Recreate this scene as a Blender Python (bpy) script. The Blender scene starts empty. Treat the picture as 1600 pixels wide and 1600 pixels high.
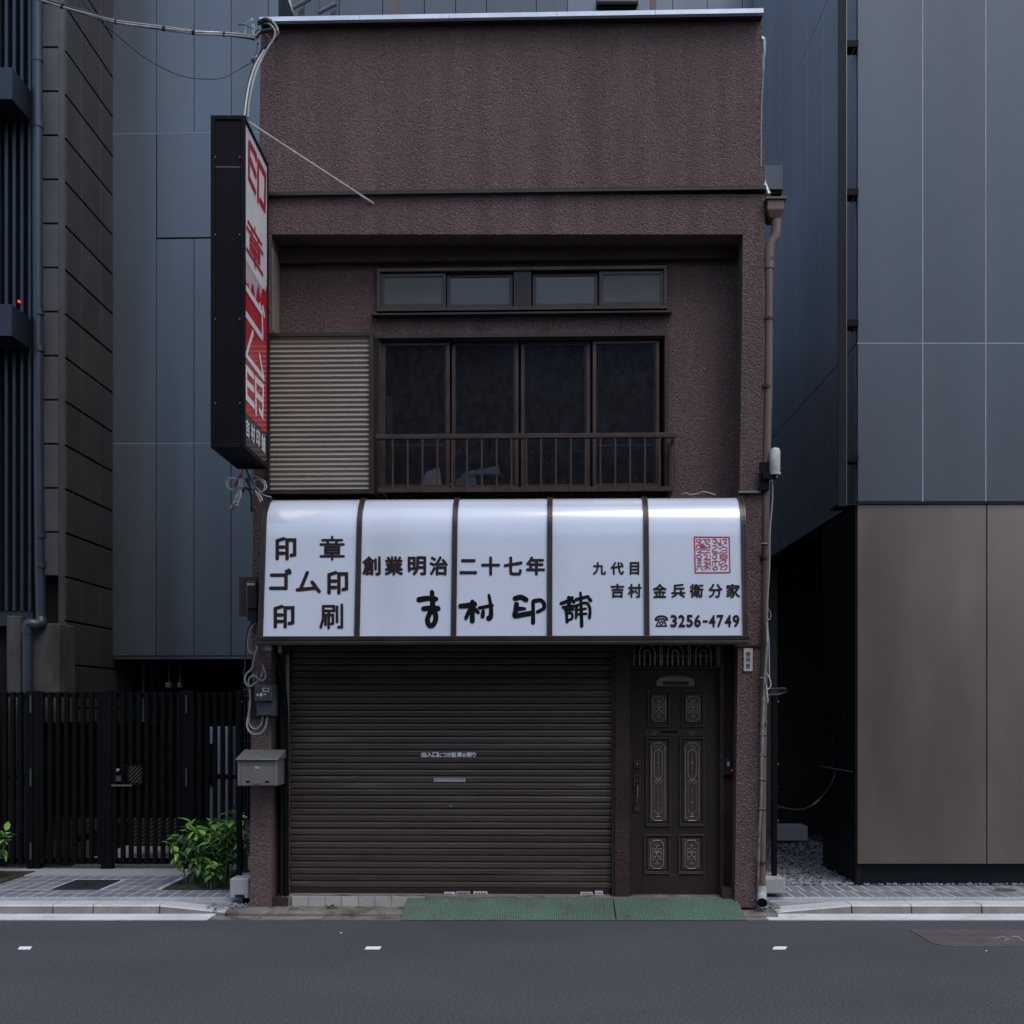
import bpy, bmesh, math, random
from mathutils import Vector, Matrix
R_ = math.radians
random.seed(7)
scene = bpy.context.scene
C = scene.collection

# ---------------------------------------------------------------- camera, light, exposure
FPX, CX, CY, CH = 1850.0, 830.0, 1105.0, 1.75      # focal length and principal point in photo pixels, eye height
cam_d = bpy.data.cameras.new('camera')
cam = bpy.data.objects.new('camera', cam_d); C.objects.link(cam)
cam.location = (0, 0, CH); cam.rotation_euler = (R_(90), 0, 0)
cam_d.sensor_width = 36; cam_d.lens = 36*FPX/1600
cam_d.shift_x = (800-CX)/1600; cam_d.shift_y = (CY-800)/1600
cam_d.clip_start = .05; cam_d.clip_end = 500
scene.camera = cam

SUN_EL, SUN_AZ = 60, 148        # azimuth clockwise from +Y (into the picture): behind the camera
world = bpy.data.worlds.new('World'); scene.world = world; world.use_nodes = True
wn = world.node_tree; wn.nodes.clear()
sky = wn.nodes.new('ShaderNodeTexSky'); sky.sky_type = 'NISHITA'; sky.sun_disc = False
sky.sun_elevation = R_(SUN_EL); sky.sun_rotation = R_(SUN_AZ)
sky.air_density = 1.0; sky.dust_density = 2.2; sky.ozone_density = 1.0
bg = wn.nodes.new('ShaderNodeBackground'); bg.inputs[1].default_value = .15
wo = wn.nodes.new('ShaderNodeOutputWorld')
wn.links.new(sky.outputs[0], bg.inputs[0]); wn.links.new(bg.outputs[0], wo.inputs[0])
sun_d = bpy.data.lights.new('sun', 'SUN'); sun_d.energy = .6; sun_d.angle = R_(35); sun_d.color = (1, .985, .92)
sun = bpy.data.objects.new('sun', sun_d); C.objects.link(sun)
sdir = Vector((math.sin(R_(SUN_AZ))*math.cos(R_(SUN_EL)), math.cos(R_(SUN_AZ))*math.cos(R_(SUN_EL)), math.sin(R_(SUN_EL))))
sun.rotation_euler = (-sdir).to_track_quat('-Z', 'Y').to_euler(); sun.location = (0, -3, 20)
vs = scene.view_settings
scene.display_settings.display_device = 'sRGB'
vs.view_transform = 'Standard'; vs.look = 'None'; vs.gamma = 1; vs.exposure = .62; vs.use_curve_mapping = False

# ---------------------------------------------------------------- frames: pixel rays onto planes that really stand there
I4 = Matrix.Identity(4)
FM = Matrix.Translation((0, 10.05, 0)) @ Matrix.Rotation(R_(-1.7), 4, 'Z')       # the shop house
FB = Matrix.Translation((-4.9, 13.9, 0)) @ Matrix.Rotation(R_(-1.7), 4, 'Z')     # the blue clad building behind
def ray(px, py, F):
    Fi = F.inverted()
    return Fi @ Vector((0, 0, CH)), Fi.to_3x3() @ Vector(((px-CX)/FPX, 1, -(py-CY)/FPX))
def U(px, py, v, F=I4):
    c, d = ray(px, py, F); t = (v-c.y)/d.y
    return c + t*d
def UM(px, py, v): return U(px, py, v, FM)
def G(px, py, z=0.0):            # onto a level surface of height z
    c, d = ray(px, py, I4); t = (z-c.z)/d.z
    return c + t*d
def rect(px0, py0, px1, py1, v, F=I4):
    mx, my = (px0+px1)/2, (py0+py1)/2
    return U(px0, my, v, F).x, U(px1, my, v, F).x, U(mx, py1, v, F).z, U(mx, py0, v, F).z

# ---------------------------------------------------------------- materials
def mat(name, col, rough=.6, metal=0, var=.12, vscale=3.0, fine=.06, fscale=60, bump=0, bscale=80, bdist=.004,
        spec=.5, coat=0, rnd=0, stretch=None, col2=None, c2scale=2.0, c2lo=.5, c2hi=.65, voro=False, rvar=0, det=4):
    m = bpy.data.materials.new(name); m.use_nodes = True
    n = m.node_tree; N = n.nodes; L = n.links
    p = N['Principled BSDF']
    p.inputs['Roughness'].default_value = rough; p.inputs['Metallic'].default_value = metal
    p.inputs['Specular IOR Level'].default_value = spec; p.inputs['Coat Weight'].default_value = coat
    p.inputs['Coat Roughness'].default_value = .08
    tc = N.new('ShaderNodeNewGeometry').outputs['Position']
    if stretch:
        mp = N.new('ShaderNodeVectorMath'); mp.operation = 'MULTIPLY'; mp.inputs[1].default_value = stretch
        L.new(tc, mp.inputs[0]); st = mp.outputs[0]
    else: st = tc
    def noise(s, det=4, src=None):
        t = N.new('ShaderNodeTexNoise'); t.inputs['Scale'].default_value = s; t.inputs['Detail'].default_value = det
        L.new(src or tc, t.inputs['Vector']); return t.outputs['Fac']
    def mrange(src, a, b, lo=.3, hi=.7):
        r = N.new('ShaderNodeMapRange'); r.inputs['From Min'].default_value = lo; r.inputs['From Max'].default_value = hi
        r.inputs['To Min'].default_value = a; r.inputs['To Max'].default_value = b; L.new(src, r.inputs['Value']); return r.outputs[0]
    def mul(a, b):
        q = N.new('ShaderNodeMath'); q.operation = 'MULTIPLY'; L.new(a, q.inputs[0]); L.new(b, q.inputs[1]); return q.outputs[0]
    f = mrange(noise(vscale, 5, st), 1-var, 1+var)
    f = mul(f, mrange(noise(fscale, 3), 1-fine, 1+fine))
    if rnd:
        oi = N.new('ShaderNodeObjectInfo'); f = mul(f, mrange(oi.outputs['Random'], 1-rnd, 1+rnd, 0, 1))
    base = N.new('ShaderNodeRGB'); base.outputs[0].default_value = (*col, 1); src = base.outputs[0]
    if col2:
        mx = N.new('ShaderNodeMix'); mx.data_type = 'RGBA'; mx.inputs[7].default_value = (*col2, 1)
        L.new(src, mx.inputs[6]); L.new(mrange(noise(c2scale, 6, st), 0, 1, c2lo, c2hi), mx.inputs[0]); src = mx.outputs[2]
    vm = N.new('ShaderNodeVectorMath'); vm.operation = 'SCALE'
    L.new(src, vm.inputs[0]); L.new(f, vm.inputs['Scale']); L.new(vm.outputs[0], p.inputs['Base Color'])
    if rvar: L.new(mrange(noise(vscale*1.7, 4, st), rough-rvar, rough+rvar), p.inputs['Roughness'])
    if bump:
        b = N.new('ShaderNodeBump'); b.inputs['Strength'].default_value = bump; b.inputs['Distance'].default_value = bdist
        if voro:
            v = N.new('ShaderNodeTexVoronoi'); v.feature = 'SMOOTH_F1'; v.inputs['Scale'].default_value = bscale
            ds = N.new('ShaderNodeVectorMath'); ds.operation = 'MULTIPLY_ADD'; ds.inputs[1].default_value = (.03,)*3
            nz = N.new('ShaderNodeTexNoise'); nz.inputs['Scale'].default_value = bscale*.5; L.new(tc, nz.inputs['Vector'])
            L.new(nz.outputs['Color'], ds.inputs[0]); L.new(tc, ds.inputs[2]); L.new(ds.outputs[0], v.inputs['Vector'])
            a = N.new('ShaderNodeMath'); a.operation = 'SUBTRACT'; L.new(noise(bscale*.45, 5), a.inputs[0]); L.new(v.outputs[0], a.inputs[1])
            L.new(a.outputs[0], b.inputs['Height'])
        else: L.new(noise(bscale, det), b.inputs['Height'])
        L.new(b.outputs[0], p.inputs['Normal'])
    return m

def checker_plate(name, col, rust, pitch=.03, rough=.5):
    """paint over a raised diamond tread: fine relief from two crossed waves"""
    m = mat(name, col, rough, var=.15, vscale=2.5, col2=rust, c2scale=7, c2lo=.54, c2hi=.72)
    n = m.node_tree; N = n.nodes; L = n.links; p = N['Principled BSDF']
    geo = N.new('ShaderNodeNewGeometry'); sx = N.new('ShaderNodeSeparateXYZ'); L.new(geo.outputs['Position'], sx.inputs[0])
    def mth(op, a, b=None, v=None):
        q = N.new('ShaderNodeMath'); q.operation = op; L.new(a, q.inputs[0])
        if b is not None: L.new(b, q.inputs[1])
        if v is not None: q.inputs[1].default_value = v
        return q.outputs[0]
    k = 2*math.pi/pitch
    s1 = mth('SINE', mth('MULTIPLY', mth('ADD', sx.outputs[0], mth('MULTIPLY', sx.outputs[1], v=.55)), v=k*.7))
    s2 = mth('SINE', mth('MULTIPLY', mth('SUBTRACT', sx.outputs[0], mth('MULTIPLY', sx.outputs[1], v=.55)), v=k*.7))
    h = mth('MULTIPLY', s1, s2)
    b = N.new('ShaderNodeBump'); b.inputs['Strength'].default_value = .9; b.inputs['Distance'].default_value = .006
    L.new(h, b.inputs['Height']); L.new(b.outputs[0], p.inputs['Normal'])
    return m

M = {}
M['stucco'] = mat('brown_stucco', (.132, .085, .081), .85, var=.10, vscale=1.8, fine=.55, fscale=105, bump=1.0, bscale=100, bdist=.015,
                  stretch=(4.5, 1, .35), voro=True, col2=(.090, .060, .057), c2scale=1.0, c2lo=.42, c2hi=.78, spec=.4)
M['stucco_dark'] = mat('dark_brown_stucco', (.040, .025, .024), .85, var=.25, vscale=3, fine=.3, fscale=80, bump=.6, bscale=85, bdist=.014, voro=True, spec=.25)  # darker, smoother brown stucco
M['brown_metal'] = mat('brown_anodised_metal', (.032, .026, .025), .36, .3, var=.15, rvar=.08)
M['brown_metal_red'] = mat('reddish_brown_metal', (.042, .027, .024), .4, .2, var=.2)
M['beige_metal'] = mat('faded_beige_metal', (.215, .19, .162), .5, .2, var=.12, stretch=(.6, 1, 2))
M['shutter'] = mat('shutter_slat_metal', (.074, .057, .048), .34, .35, var=.18, vscale=1.2, stretch=(.5, 1, 6), rnd=.2, rvar=.08, col2=(.12, .10, .088), c2scale=2.5, c2lo=.58, c2hi=.75)
M['door'] = mat('dark_door_paint', (.026, .018, .015), .4, .1, var=.2, vscale=2)
M['door_relief'] = mat('worn_relief_paint', (.24, .19, .17), .38, .3, var=.3, vscale=9)
M['door_trim'] = mat('door_moulding_paint', (.060, .044, .038), .36, .15, var=.2, vscale=4)
M['brass'] = mat('tarnished_brass', (.20, .175, .135), .38, .7, var=.5, vscale=20)
M['black'] = mat('black_metal', (.0028, .0032, .004), .55, .0, var=.2, spec=.12)
M['black_gloss'] = mat('black_sign_cabinet', (.003, .0036, .0055), .5, .0, var=.2, vscale=1.5, spec=.12)
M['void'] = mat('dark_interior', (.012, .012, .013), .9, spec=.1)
M['brown_frame'] = mat('window_frame_brown', (.052, .034, .028), .36, .25, var=.2, rvar=.08)
M['room'] = mat('room_lining', (.10, .095, .09), .9)
M['white_acrylic'] = mat('white_acrylic', (.55, .61, .71), .16, var=.02, vscale=1.2, fine=.01, coat=1, spec=.9, col2=(.49, .54, .62), c2scale=1.4, c2lo=.5, c2hi=.8, stretch=(2, 1, .5))
M['coping'] = mat('white_coping_metal', (.62, .66, .72), .3, .4, var=.12, vscale=4)
M['letter'] = mat('dark_brown_lettering', (.022, .012, .012), .7, var=.05, spec=.15)
M['ink'] = mat('black_brush_lettering', (.004, .004, .005), .7, var=.05, spec=.1)
M['seal'] = mat('red_seal_print', (.36, .012, .03), .5, var=.08)
M['sign_white'] = mat('sign_white_face', (.80, .80, .80), .25, var=.05, coat=.3)
M['sign_pink'] = mat('sign_tinted_strip', (.56, .47, .50), .25, var=.05, coat=.3)
M['sign_red'] = mat('sign_red_face', (.50, .012, .034), .25, var=.08, coat=.3, stretch=(1, 1, 8))
M['sign_letter_red'] = mat('sign_red_lettering', (.46, .010, .034), .4, var=.06)
M['sign_black'] = mat('sign_black_face', (.012, .012, .014), .3, coat=.3)
M['blue_panel'] = mat('blue_grey_cladding', (.118, .142, .165), .42, .72, var=.09, vscale=.8, rnd=.05, stretch=(2, 1, .25), fine=.03, rvar=.06, bump=.12, bscale=1.1, bdist=.02)
M['side_panel'] = mat('blue_grey_side_cladding', (.27, .30, .335), .26, .3, var=.09, vscale=.8, rnd=.04, stretch=(1, 1, .2), fine=.02, rvar=.05)
M['slate_panel'] = mat('slate_front_cladding', (.074, .088, .104), .42, .55, var=.09, vscale=.8, rnd=.05, stretch=(2, 1, .25), fine=.03, rvar=.06, bump=.12, bscale=1.1, bdist=.02)
M['bronze_panel'] = mat('bronze_front_cladding', (.195, .155, .137), .36, .65, var=.22, vscale=.8, rnd=.03, stretch=(1.4, 1, .4), fine=.04, rvar=.08, bump=.12, bscale=.9, bdist=.03)
M['dark_panel'] = mat('dark_side_cladding', (.010, .014, .019), .5, .1, var=.1, spec=.15)
M['seam'] = mat('pale_sealant', (.40, .43, .47), .5, var=.2)
M['tile_dark'] = mat('dark_brown_wall_panel', (.042, .033, .031), .5, var=.25, vscale=2.2, rnd=.14, fine=.12, bump=.15, bscale=30, stretch=(1, 1, .5))
M['tile_grey'] = mat('grey_wall_panel', (.066, .069, .075), .55, var=.18, vscale=3, rnd=.06, fine=.1, bump=.15, bscale=40)
M['old_concrete'] = mat('stained_concrete', (.06, .058, .055), .9, var=.35, vscale=3, fine=.2, bump=.4, bscale=30, col2=(.035, .033, .032), c2scale=2.5, stretch=(1.5, 1, .5))
M['louvre'] = mat('navy_louvre_metal', (.020, .030, .045), .4, .35, var=.15)
M['pipe_navy'] = mat('navy_pipe', (.030, .042, .060), .38, .2, var=.12)
M['asphalt'] = mat('asphalt', (.056, .060, .065), .82, var=.11, vscale=.7, fine=.5, fscale=58, bump=.9, bscale=75, bdist=.006, spec=.35,
                   stretch=(.8, 1.3, 1), det=3, col2=(.15, .155, .165), c2scale=55, c2lo=.68, c2hi=.74)
M['gutter'] = mat('pale_gutter_concrete', (.56, .59, .63), .8, var=.14, vscale=2.5, fine=.08, bump=.2, bscale=60, col2=(.36, .35, .34), c2scale=4, c2lo=.58, c2hi=.75)
M['kerb'] = mat('kerb_concrete', (.205, .188, .168), .85, var=.18, vscale=4, fine=.14, bump=.4, bscale=60, rnd=.07, col2=(.15, .135, .12), c2scale=6, c2lo=.5, c2hi=.75)
M['kerbtop'] = mat('kerb_top_concrete', (.44, .46, .48), .85, var=.14, vscale=4, fine=.10, bump=.3, bscale=60)
M['old_kerb'] = mat('mossy_kerb_concrete', (.15, .14, .125), .9, var=.3, vscale=6, fine=.2, bump=.6, bscale=40, col2=(.07, .065, .05), c2scale=7)
M['mortar'] = mat('pale_mortar', (.42, .45, .50), .9, var=.15, fine=.2)
M['sett'] = mat('granite_sett', (.15, .162, .185), .75, var=.14, vscale=5, fine=.3, fscale=170, bump=.4, bscale=120, rnd=.16)
M['concrete'] = mat('light_concrete', (.30, .31, .32), .85, var=.10, vscale=4, fine=.1, bump=.25, bscale=60)
M['soil'] = mat('planter_soil', (.035, .026, .020), .95, var=.3, vscale=12, fine=.4, fscale=60, bump=1, bscale=30, bdist=.03)
M['gravel'] = mat('blue_grey_gravel', (.16, .175, .205), .65, var=.45, vscale=12, fine=.2)
M['ramp'] = checker_plate('green_ramp_plate', (.085, .145, .112), (.10, .085, .07), .026)
M['iron'] = checker_plate('rusty_iron_cover', (.085, .072, .068), (.05, .042, .04), .05, .6)
M['iron_dark'] = checker_plate('dark_iron_cover', (.022, .026, .03), (.03, .03, .03), .05, .5)
M['tile_white'] = mat('pale_threshold_tile', (.36, .33, .33), .45, var=.12, vscale=12, rnd=.08, col2=(.25, .19, .15), c2scale=9, c2lo=.6, c2hi=.8)
M['pipe_brown'] = mat('brown_downpipe', (.115, .075, .058), .45, .05, var=.2, vscale=3, stretch=(1, 1, .5))
M['pipe_grey'] = mat('grey_plastic', (.30, .31, .32), .45, var=.12)
M['cable_grey'] = mat('grey_cable', (.22, .23, .24), .5, var=.2, vscale=12)
M['cable_white'] = mat('white_cable', (.42, .42, .41), .5, var=.2, vscale=12)
M['cable_black'] = mat('black_cable', (.012, .013, .015), .5)
M['cable_red'] = mat('red_cable', (.35, .03, .03), .5)
M['cable_blue'] = mat('blue_cable', (.04, .13, .26), .5)
M['silver'] = mat('silver_wrap', (.26, .27, .28), .35, .6, var=.4, vscale=14)
M['mailbox'] = mat('mailbox_grey_paint', (.165, .165, .16), .42, .3, var=.12, vscale=5)
M['meter'] = mat('dark_meter_plastic', (.045, .052, .06), .4, var=.15)
M['meter_black'] = mat('black_meter_plastic', (.012, .014, .016), .35)
M['plaque'] = mat('grey_nameplate', (.38, .37, .39), .5, var=.06)
M['curtain'] = mat('grey_blind', (.20, .185, .165), .8, var=.1, stretch=(1, 1, 6))
M['blind'] = mat('dull_blind_behind_glass', (.075, .073, .066), .4, var=.15, stretch=(1, 1, 6))
M['frost'] = mat('frosted_pane', (.045, .050, .054), .25, .0, var=.1, coat=.4)
M['paper'] = mat('pale_paper', (.5, .52, .55), .7, var=.2)
M['mark'] = mat('white_road_paint', (.75, .76, .78), .7, var=.08, fine=.1)
M['locker'] = mat('pale_blue_locker', (.28, .33, .42), .4, .2, var=.06)
M['stem'] = mat('green_stem', (.07, .09, .03), .6)
def leaf_mat(name, c, c2):
    m = mat(name, c, .38, var=.2, vscale=20, rnd=.35, col2=c2, c2scale=16, c2lo=.5, c2hi=.7, spec=.5)
    m.node_tree.nodes['Principled BSDF'].inputs['Subsurface Weight'].default_value = 0
    return m
M['soil_litter'] = mat('dry_leaf', (.13, .095, .05), .8, var=.5, vscale=30)
M['leaf'] = leaf_mat('green_leaf', (.075, .24, .05), (.20, .32, .07))
M['leaf2'] = leaf_mat('yellow_green_leaf', (.15, .32, .05), (.28, .36, .10))
M['leaf3'] = leaf_mat('deep_green_leaf', (.035, .10, .025), (.08, .15, .04))
gm = bpy.data.materials.new('window_glass'); gm.use_nodes = True
gn = gm.node_tree; gn.nodes.clear()
_o = gn.nodes.new('ShaderNodeOutputMaterial'); _mx = gn.nodes.new('ShaderNodeMixShader'); _t = gn.nodes.new('ShaderNodeBsdfTransparent')
_t.inputs[0].default_value = (.82, .84, .88, 1); _g = gn.nodes.new('ShaderNodeBsdfGlossy'); _g.inputs['Roughness'].default_value = .06
_fr = gn.nodes.new('ShaderNodeFresnel'); _fr.inputs[0].default_value = 1.5
_nz = gn.nodes.new('ShaderNodeTexNoise'); _nz.inputs['Scale'].default_value = 1.5; _bp = gn.nodes.new('ShaderNodeBump'); _bp.inputs['Strength'].default_value = .04
gn.links.new(_nz.outputs[0], _bp.inputs['Height']); gn.links.new(_bp.outputs[0], _g.inputs['Normal'])
_df = gn.nodes.new('ShaderNodeBsdfDiffuse'); _df.inputs[0].default_value = (.12, .125, .14, 1)     # dust and screen mesh on the pane
_gp = gn.nodes.new('ShaderNodeNewGeometry'); _sc = gn.nodes.new('ShaderNodeVectorMath'); _sc.operation = 'MULTIPLY'; _sc.inputs[1].default_value = (9, 1, 6)
_dn = gn.nodes.new('ShaderNodeTexNoise'); _dn.inputs['Scale'].default_value = 2; _mr = gn.nodes.new('ShaderNodeMapRange')
_mr.inputs['From Min'].default_value = .35; _mr.inputs['From Max'].default_value = .7; _mr.inputs['To Min'].default_value = .05; _mr.inputs['To Max'].default_value = .12
gn.links.new(_gp.outputs['Position'], _sc.inputs[0]); gn.links.new(_sc.outputs[0], _dn.inputs['Vector']); gn.links.new(_dn.outputs[0], _mr.inputs['Value'])
_m2 = gn.nodes.new('ShaderNodeMixShader'); gn.links.new(_mr.outputs[0], _m2.inputs[0]); gn.links.new(_t.outputs[0], _m2.inputs[1]); gn.links.new(_df.outputs[0], _m2.inputs[2])
gn.links.new(_fr.outputs[0], _mx.inputs[0]); gn.links.new(_m2.outputs[0], _mx.inputs[1]); gn.links.new(_g.outputs[0], _mx.inputs[2]); gn.links.new(_mx.outputs[0], _o.inputs[0])
M['glass'] = gm
em = bpy.data.materials.new('red_indicator'); em.use_nodes = True
em.node_tree.nodes['Principled BSDF'].inputs['Base Color'].default_value = (.5, .01, .01, 1)
em.node_tree.nodes['Principled BSDF'].inputs['Emission Color'].default_value = (1, .03, .03, 1)
em.node_tree.nodes['Principled BSDF'].inputs['Emission Strength'].default_value = 1.2
M['led'] = em

# ---------------------------------------------------------------- mesh builder and object tree
BASE = {}
FR = {}
def tag(o, label=None, cat=None, group=None, kind=None):
    if label: o['label'] = label
    if cat: o['category'] = cat
    if group: o['group'] = group
    if kind: o['kind'] = kind
    return o
def thing(name, label, cat, base, F=I4, group=None, kind=None):
    o = bpy.data.objects.new(name, None); C.objects.link(o)
    o.empty_display_size = .1
    o.matrix_world = F @ Matrix.Translation(base)
    BASE[o] = Vector(base); FR[o] = F
    return tag(o, label, cat, group, kind)

class MB:
    def __init__(s): s.v = []; s.f = []
    def add(s, vs, fs):
        k = len(s.v); s.v += [tuple(p) for p in vs]; s.f += [tuple(i+k for i in f) for f in fs]; return s
    def box(s, x0, x1, y0, y1, z0, z1):
        if x0 > x1: x0, x1 = x1, x0
        if y0 > y1: y0, y1 = y1, y0
        if z0 > z1: z0, z1 = z1, z0
        return s.add([(x0,y0,z0),(x1,y0,z0),(x1,y1,z0),(x0,y1,z0),(x0,y0,z1),(x1,y0,z1),(x1,y1,z1),(x0,y1,z1)],
              [(0,3,2,1),(4,5,6,7),(0,1,5,4),(1,2,6,5),(2,3,7,6),(3,0,4,7)])
    def hexa(s, b, t):            # bottom quad, top quad (ccw from above)
        return s.add(list(b)+list(t), [(0,3,2,1),(4,5,6,7),(0,1,5,4),(1,2,6,5),(2,3,7,6),(3,0,4,7)])
    def prism_y(s, poly, y0, y1):     # poly = (x,z) ccw seen from -y
        n = len(poly)
        return s.add([(x,y0,z) for x,z in poly]+[(x,y1,z) for x,z in poly],
              [tuple(range(n)), tuple(range(2*n-1, n-1, -1))]+[(i, i+n, (i+1)%n+n, (i+1)%n) for i in range(n)])
    def prism_z(s, poly, z0, z1):     # poly = (x,y) ccw from above
        n = len(poly)
        return s.add([(x,y,z0) for x,y in poly]+[(x,y,z1) for x,y in poly],
              [tuple(range(n-1,-1,-1)), tuple(range(n, 2*n))]+[(i, (i+1)%n, (i+1)%n+n, i+n) for i in range(n)])
    def prism_x(s, poly, x0, x1):     # poly = (y,z)
        n = len(poly)
        return s.add([(x0,y,z) for y,z in poly]+[(x1,y,z) for y,z in poly],
              [tuple(range(n)), tuple(range(2*n-1, n-1, -1))]+[(i, i+n, (i+1)%n+n, (i+1)%n) for i in range(n)])
    def px(s, px0, py0, px1, py1, v0, v1, F=FM):    # a box whose front face at depth v0 fills that window of the view
        a, b, c, d = rect(px0, py0, px1, py1, v0, F); return s.box(a, b, v0, v1, c, d)
    def tube(s, pts, r, n=8, caps=True):
        pts = [Vector(p) for p in pts]; k = len(s.v); m = len(pts)
        prev = None
        for i, p in enumerate(pts):
            t = (pts[min(i+1, m-1)]-pts[max(i-1, 0)])
            if t.length < 1e-9: t = Vector((0,0,1))
            t.normalize()
            if prev is None:
                a = t.cross(Vector((0,0,1)))
                if a.length < .1: a = t.cross(Vector((1,0,0)))
            else: a = prev - t*prev.dot(t)
            a.normalize(); prev = a; b = t.cross(a)
            rr = r[i] if isinstance(r, (list, tuple)) else r
            for j in range(n):
                w = 2*math.pi*j/n; s.v.append(tuple(p + rr*(a*math.cos(w)+b*math.sin(w))))
        for i in range(m-1):
            for j in range(n):
                s.f.append((k+i*n+j, k+i*n+(j+1)%n, k+(i+1)*n+(j+1)%n, k+(i+1)*n+j))
        if caps:
            s.f.append(tuple(k+j for j in range(n-1,-1,-1))); s.f.append(tuple(k+(m-1)*n+j for j in range(n)))
        return s
    def mesh(s, name, base=(0,0,0), bevel=0, smooth=False, recalc=True):
        me = bpy.data.meshes.new(name)
        b = Vector(base)
        me.from_pydata([tuple(Vector(p)-b) for p in s.v], [], s.f)
        bm = bmesh.new(); bm.from_mesh(me)
        if recalc: bmesh.ops.recalc_face_normals(bm, faces=bm.faces)
        if bevel:
            try: bmesh.ops.bevel(bm, geom=[e for e in bm.edges if len(e.link_faces) == 2 and e.calc_face_angle(0) > .6], offset=bevel, segments=1, affect='EDGES', profile=.5, clamp_overlap=True)
            except Exception: pass
        bm.to_mesh(me); bm.free()
        if smooth:
            for p in me.polygons: p.use_smooth = True
            try: me.set_sharp_from_angle(angle=R_(40))
            except Exception: pass
        return me
    def part(s, name, m, parent, bevel=0, smooth=False, label=None, kind=None, recalc=True):
        b = BASE[parent]; me = s.mesh(name, b, bevel, smooth, recalc); me.materials.append(M[m])
        o = bpy.data.objects.new(name, me); C.objects.link(o); o.parent = parent
        BASE[o] = b; FR[o] = FR[parent]
        return tag(o, label, None, None, kind)
    def top(s, name, m, label, cat, F=I4, group=None, kind=None, bevel=0, smooth=False, base=None, recalc=True):
        xs = list(zip(*s.v))
        if base is None: base = ((min(xs[0])+max(xs[0]))/2, (min(xs[1])+max(xs[1]))/2, min(xs[2]))
        me = s.mesh(name, base, bevel, smooth, recalc); me.materials.append(M[m])
        o = bpy.data.objects.new(name, me); C.objects.link(o); o.matrix_world = F @ Matrix.Translation(base)
        BASE[o] = Vector(base); FR[o] = F
        return tag(o, label, cat, group, kind)
def piece(name, me, m, parent, loc, rot=(0,0,0), scale=None):      # a piece that shares mesh data with its likes
    o = bpy.data.objects.new(name, me); C.objects.link(o); o.parent = parent
    o.location = Vector(loc)-BASE[parent]; o.rotation_euler = rot
    if scale: o.scale = scale
    if m and not me.materials: me.materials.append(M[m])
    return o
def unit_box(name, w, d, h, bevel=0):           # centred on x, y; from z = 0
    return MB().box(-w/2, w/2, -d/2, d/2, 0, h).mesh(name, bevel=bevel)
def spline(pts, k=6):
    P = [Vector(p) for p in pts]; out = []
    for i in range(len(P)-1):
        a, b, c, d = P[max(i-1,0)], P[i], P[i+1], P[min(i+2, len(P)-1)]
        for j in range(k):
            t = j/k
            out.append(.5*((2*b)+(c-a)*t+(2*a-5*b+4*c-d)*t*t+(3*b-a-3*c+d)*t**3))
    out.append(P[-1]); return out
def W(px, py, Z): return U(px, py, Z)

# flat lettering: strokes and glyphs are laid out in view windows and carried onto the real face by surf(px,py,lift)
def ribbon(mb, pts, w, surf, lift, smooth=False, taper=None, dz=0):
    P = [Vector((x, y)) for x, y in pts]
    if smooth and len(P) > 2: P = [Vector((q.x, q.y)) for q in spline([(p.x, p.y, 0) for p in P], 5)]
    n = len(P); L_, R2 = [], []
    for i in range(n):
        a = (P[i]-P[i-1]).normalized() if i else (P[1]-P[0]).normalized()
        b = (P[i+1]-P[i]).normalized() if i < n-1 else a
        t = (a+b)
        if t.length < .1: t = a
        t.normalize(); nn = Vector((-t.y, t.x)); sc = 1/max(.55, nn.dot(Vector((-a.y, a.x))))
        ww = w/2
        if taper: ww *= taper[0]+(taper[1]-taper[0])*i/(n-1)
        L_.append(P[i]+nn*ww*sc); R2.append(P[i]-nn*ww*sc)
    poly = []
    def cap(c, d, r):
        out = []
        for j in range(1, 6):
            an = math.pi*j/6 - math.pi/2
            out.append(c + d*(math.cos(an)*r) + Vector((-d.y, d.x))*(math.sin(an)*r))
        return out
    rs = w/2*(taper[0] if taper else 1); re = w/2*(taper[1] if taper else 1)
    d0 = (P[0]-P[1]).normalized(); d1 = (P[-1]-P[-2]).normalized()
    k = len(mb.v)
    for q in L_: mb.v.append(tuple(surf(q.x, q.y, lift+dz)))
    for q in R2: mb.v.append(tuple(surf(q.x, q.y, lift+dz)))
    for i in range(n-1): mb.f.append((k+i, k+i+1, k+n+i+1, k+n+i))
    for (c, d, r) in ((P[0], d0, rs), (P[-1], d1, re)):
        kk = len(mb.v); arc = [c+Vector((-d.y, d.x))*-r]+cap(c, d, r)+[c+Vector((-d.y, d.x))*r]
        for q in arc: mb.v.append(tuple(surf(q.x, q.y, lift+dz)))
        mb.f.append(tuple(range(kk, kk+len(arc))))
def strokes(mb, box, sl, w, surf, lift, smooth=False):
    """sl: strokes in a unit square (0,0 upper left) filling box"""
    x0, y0, x1, y1 = box
    for i, s in enumerate(sl):
        ribbon(mb, [(x0+(x1-x0)*a, y0+(y1-y0)*b) for a, b in s], w, surf, lift, smooth, dz=(i % 6)*.0004)
_gc = {}
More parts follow.
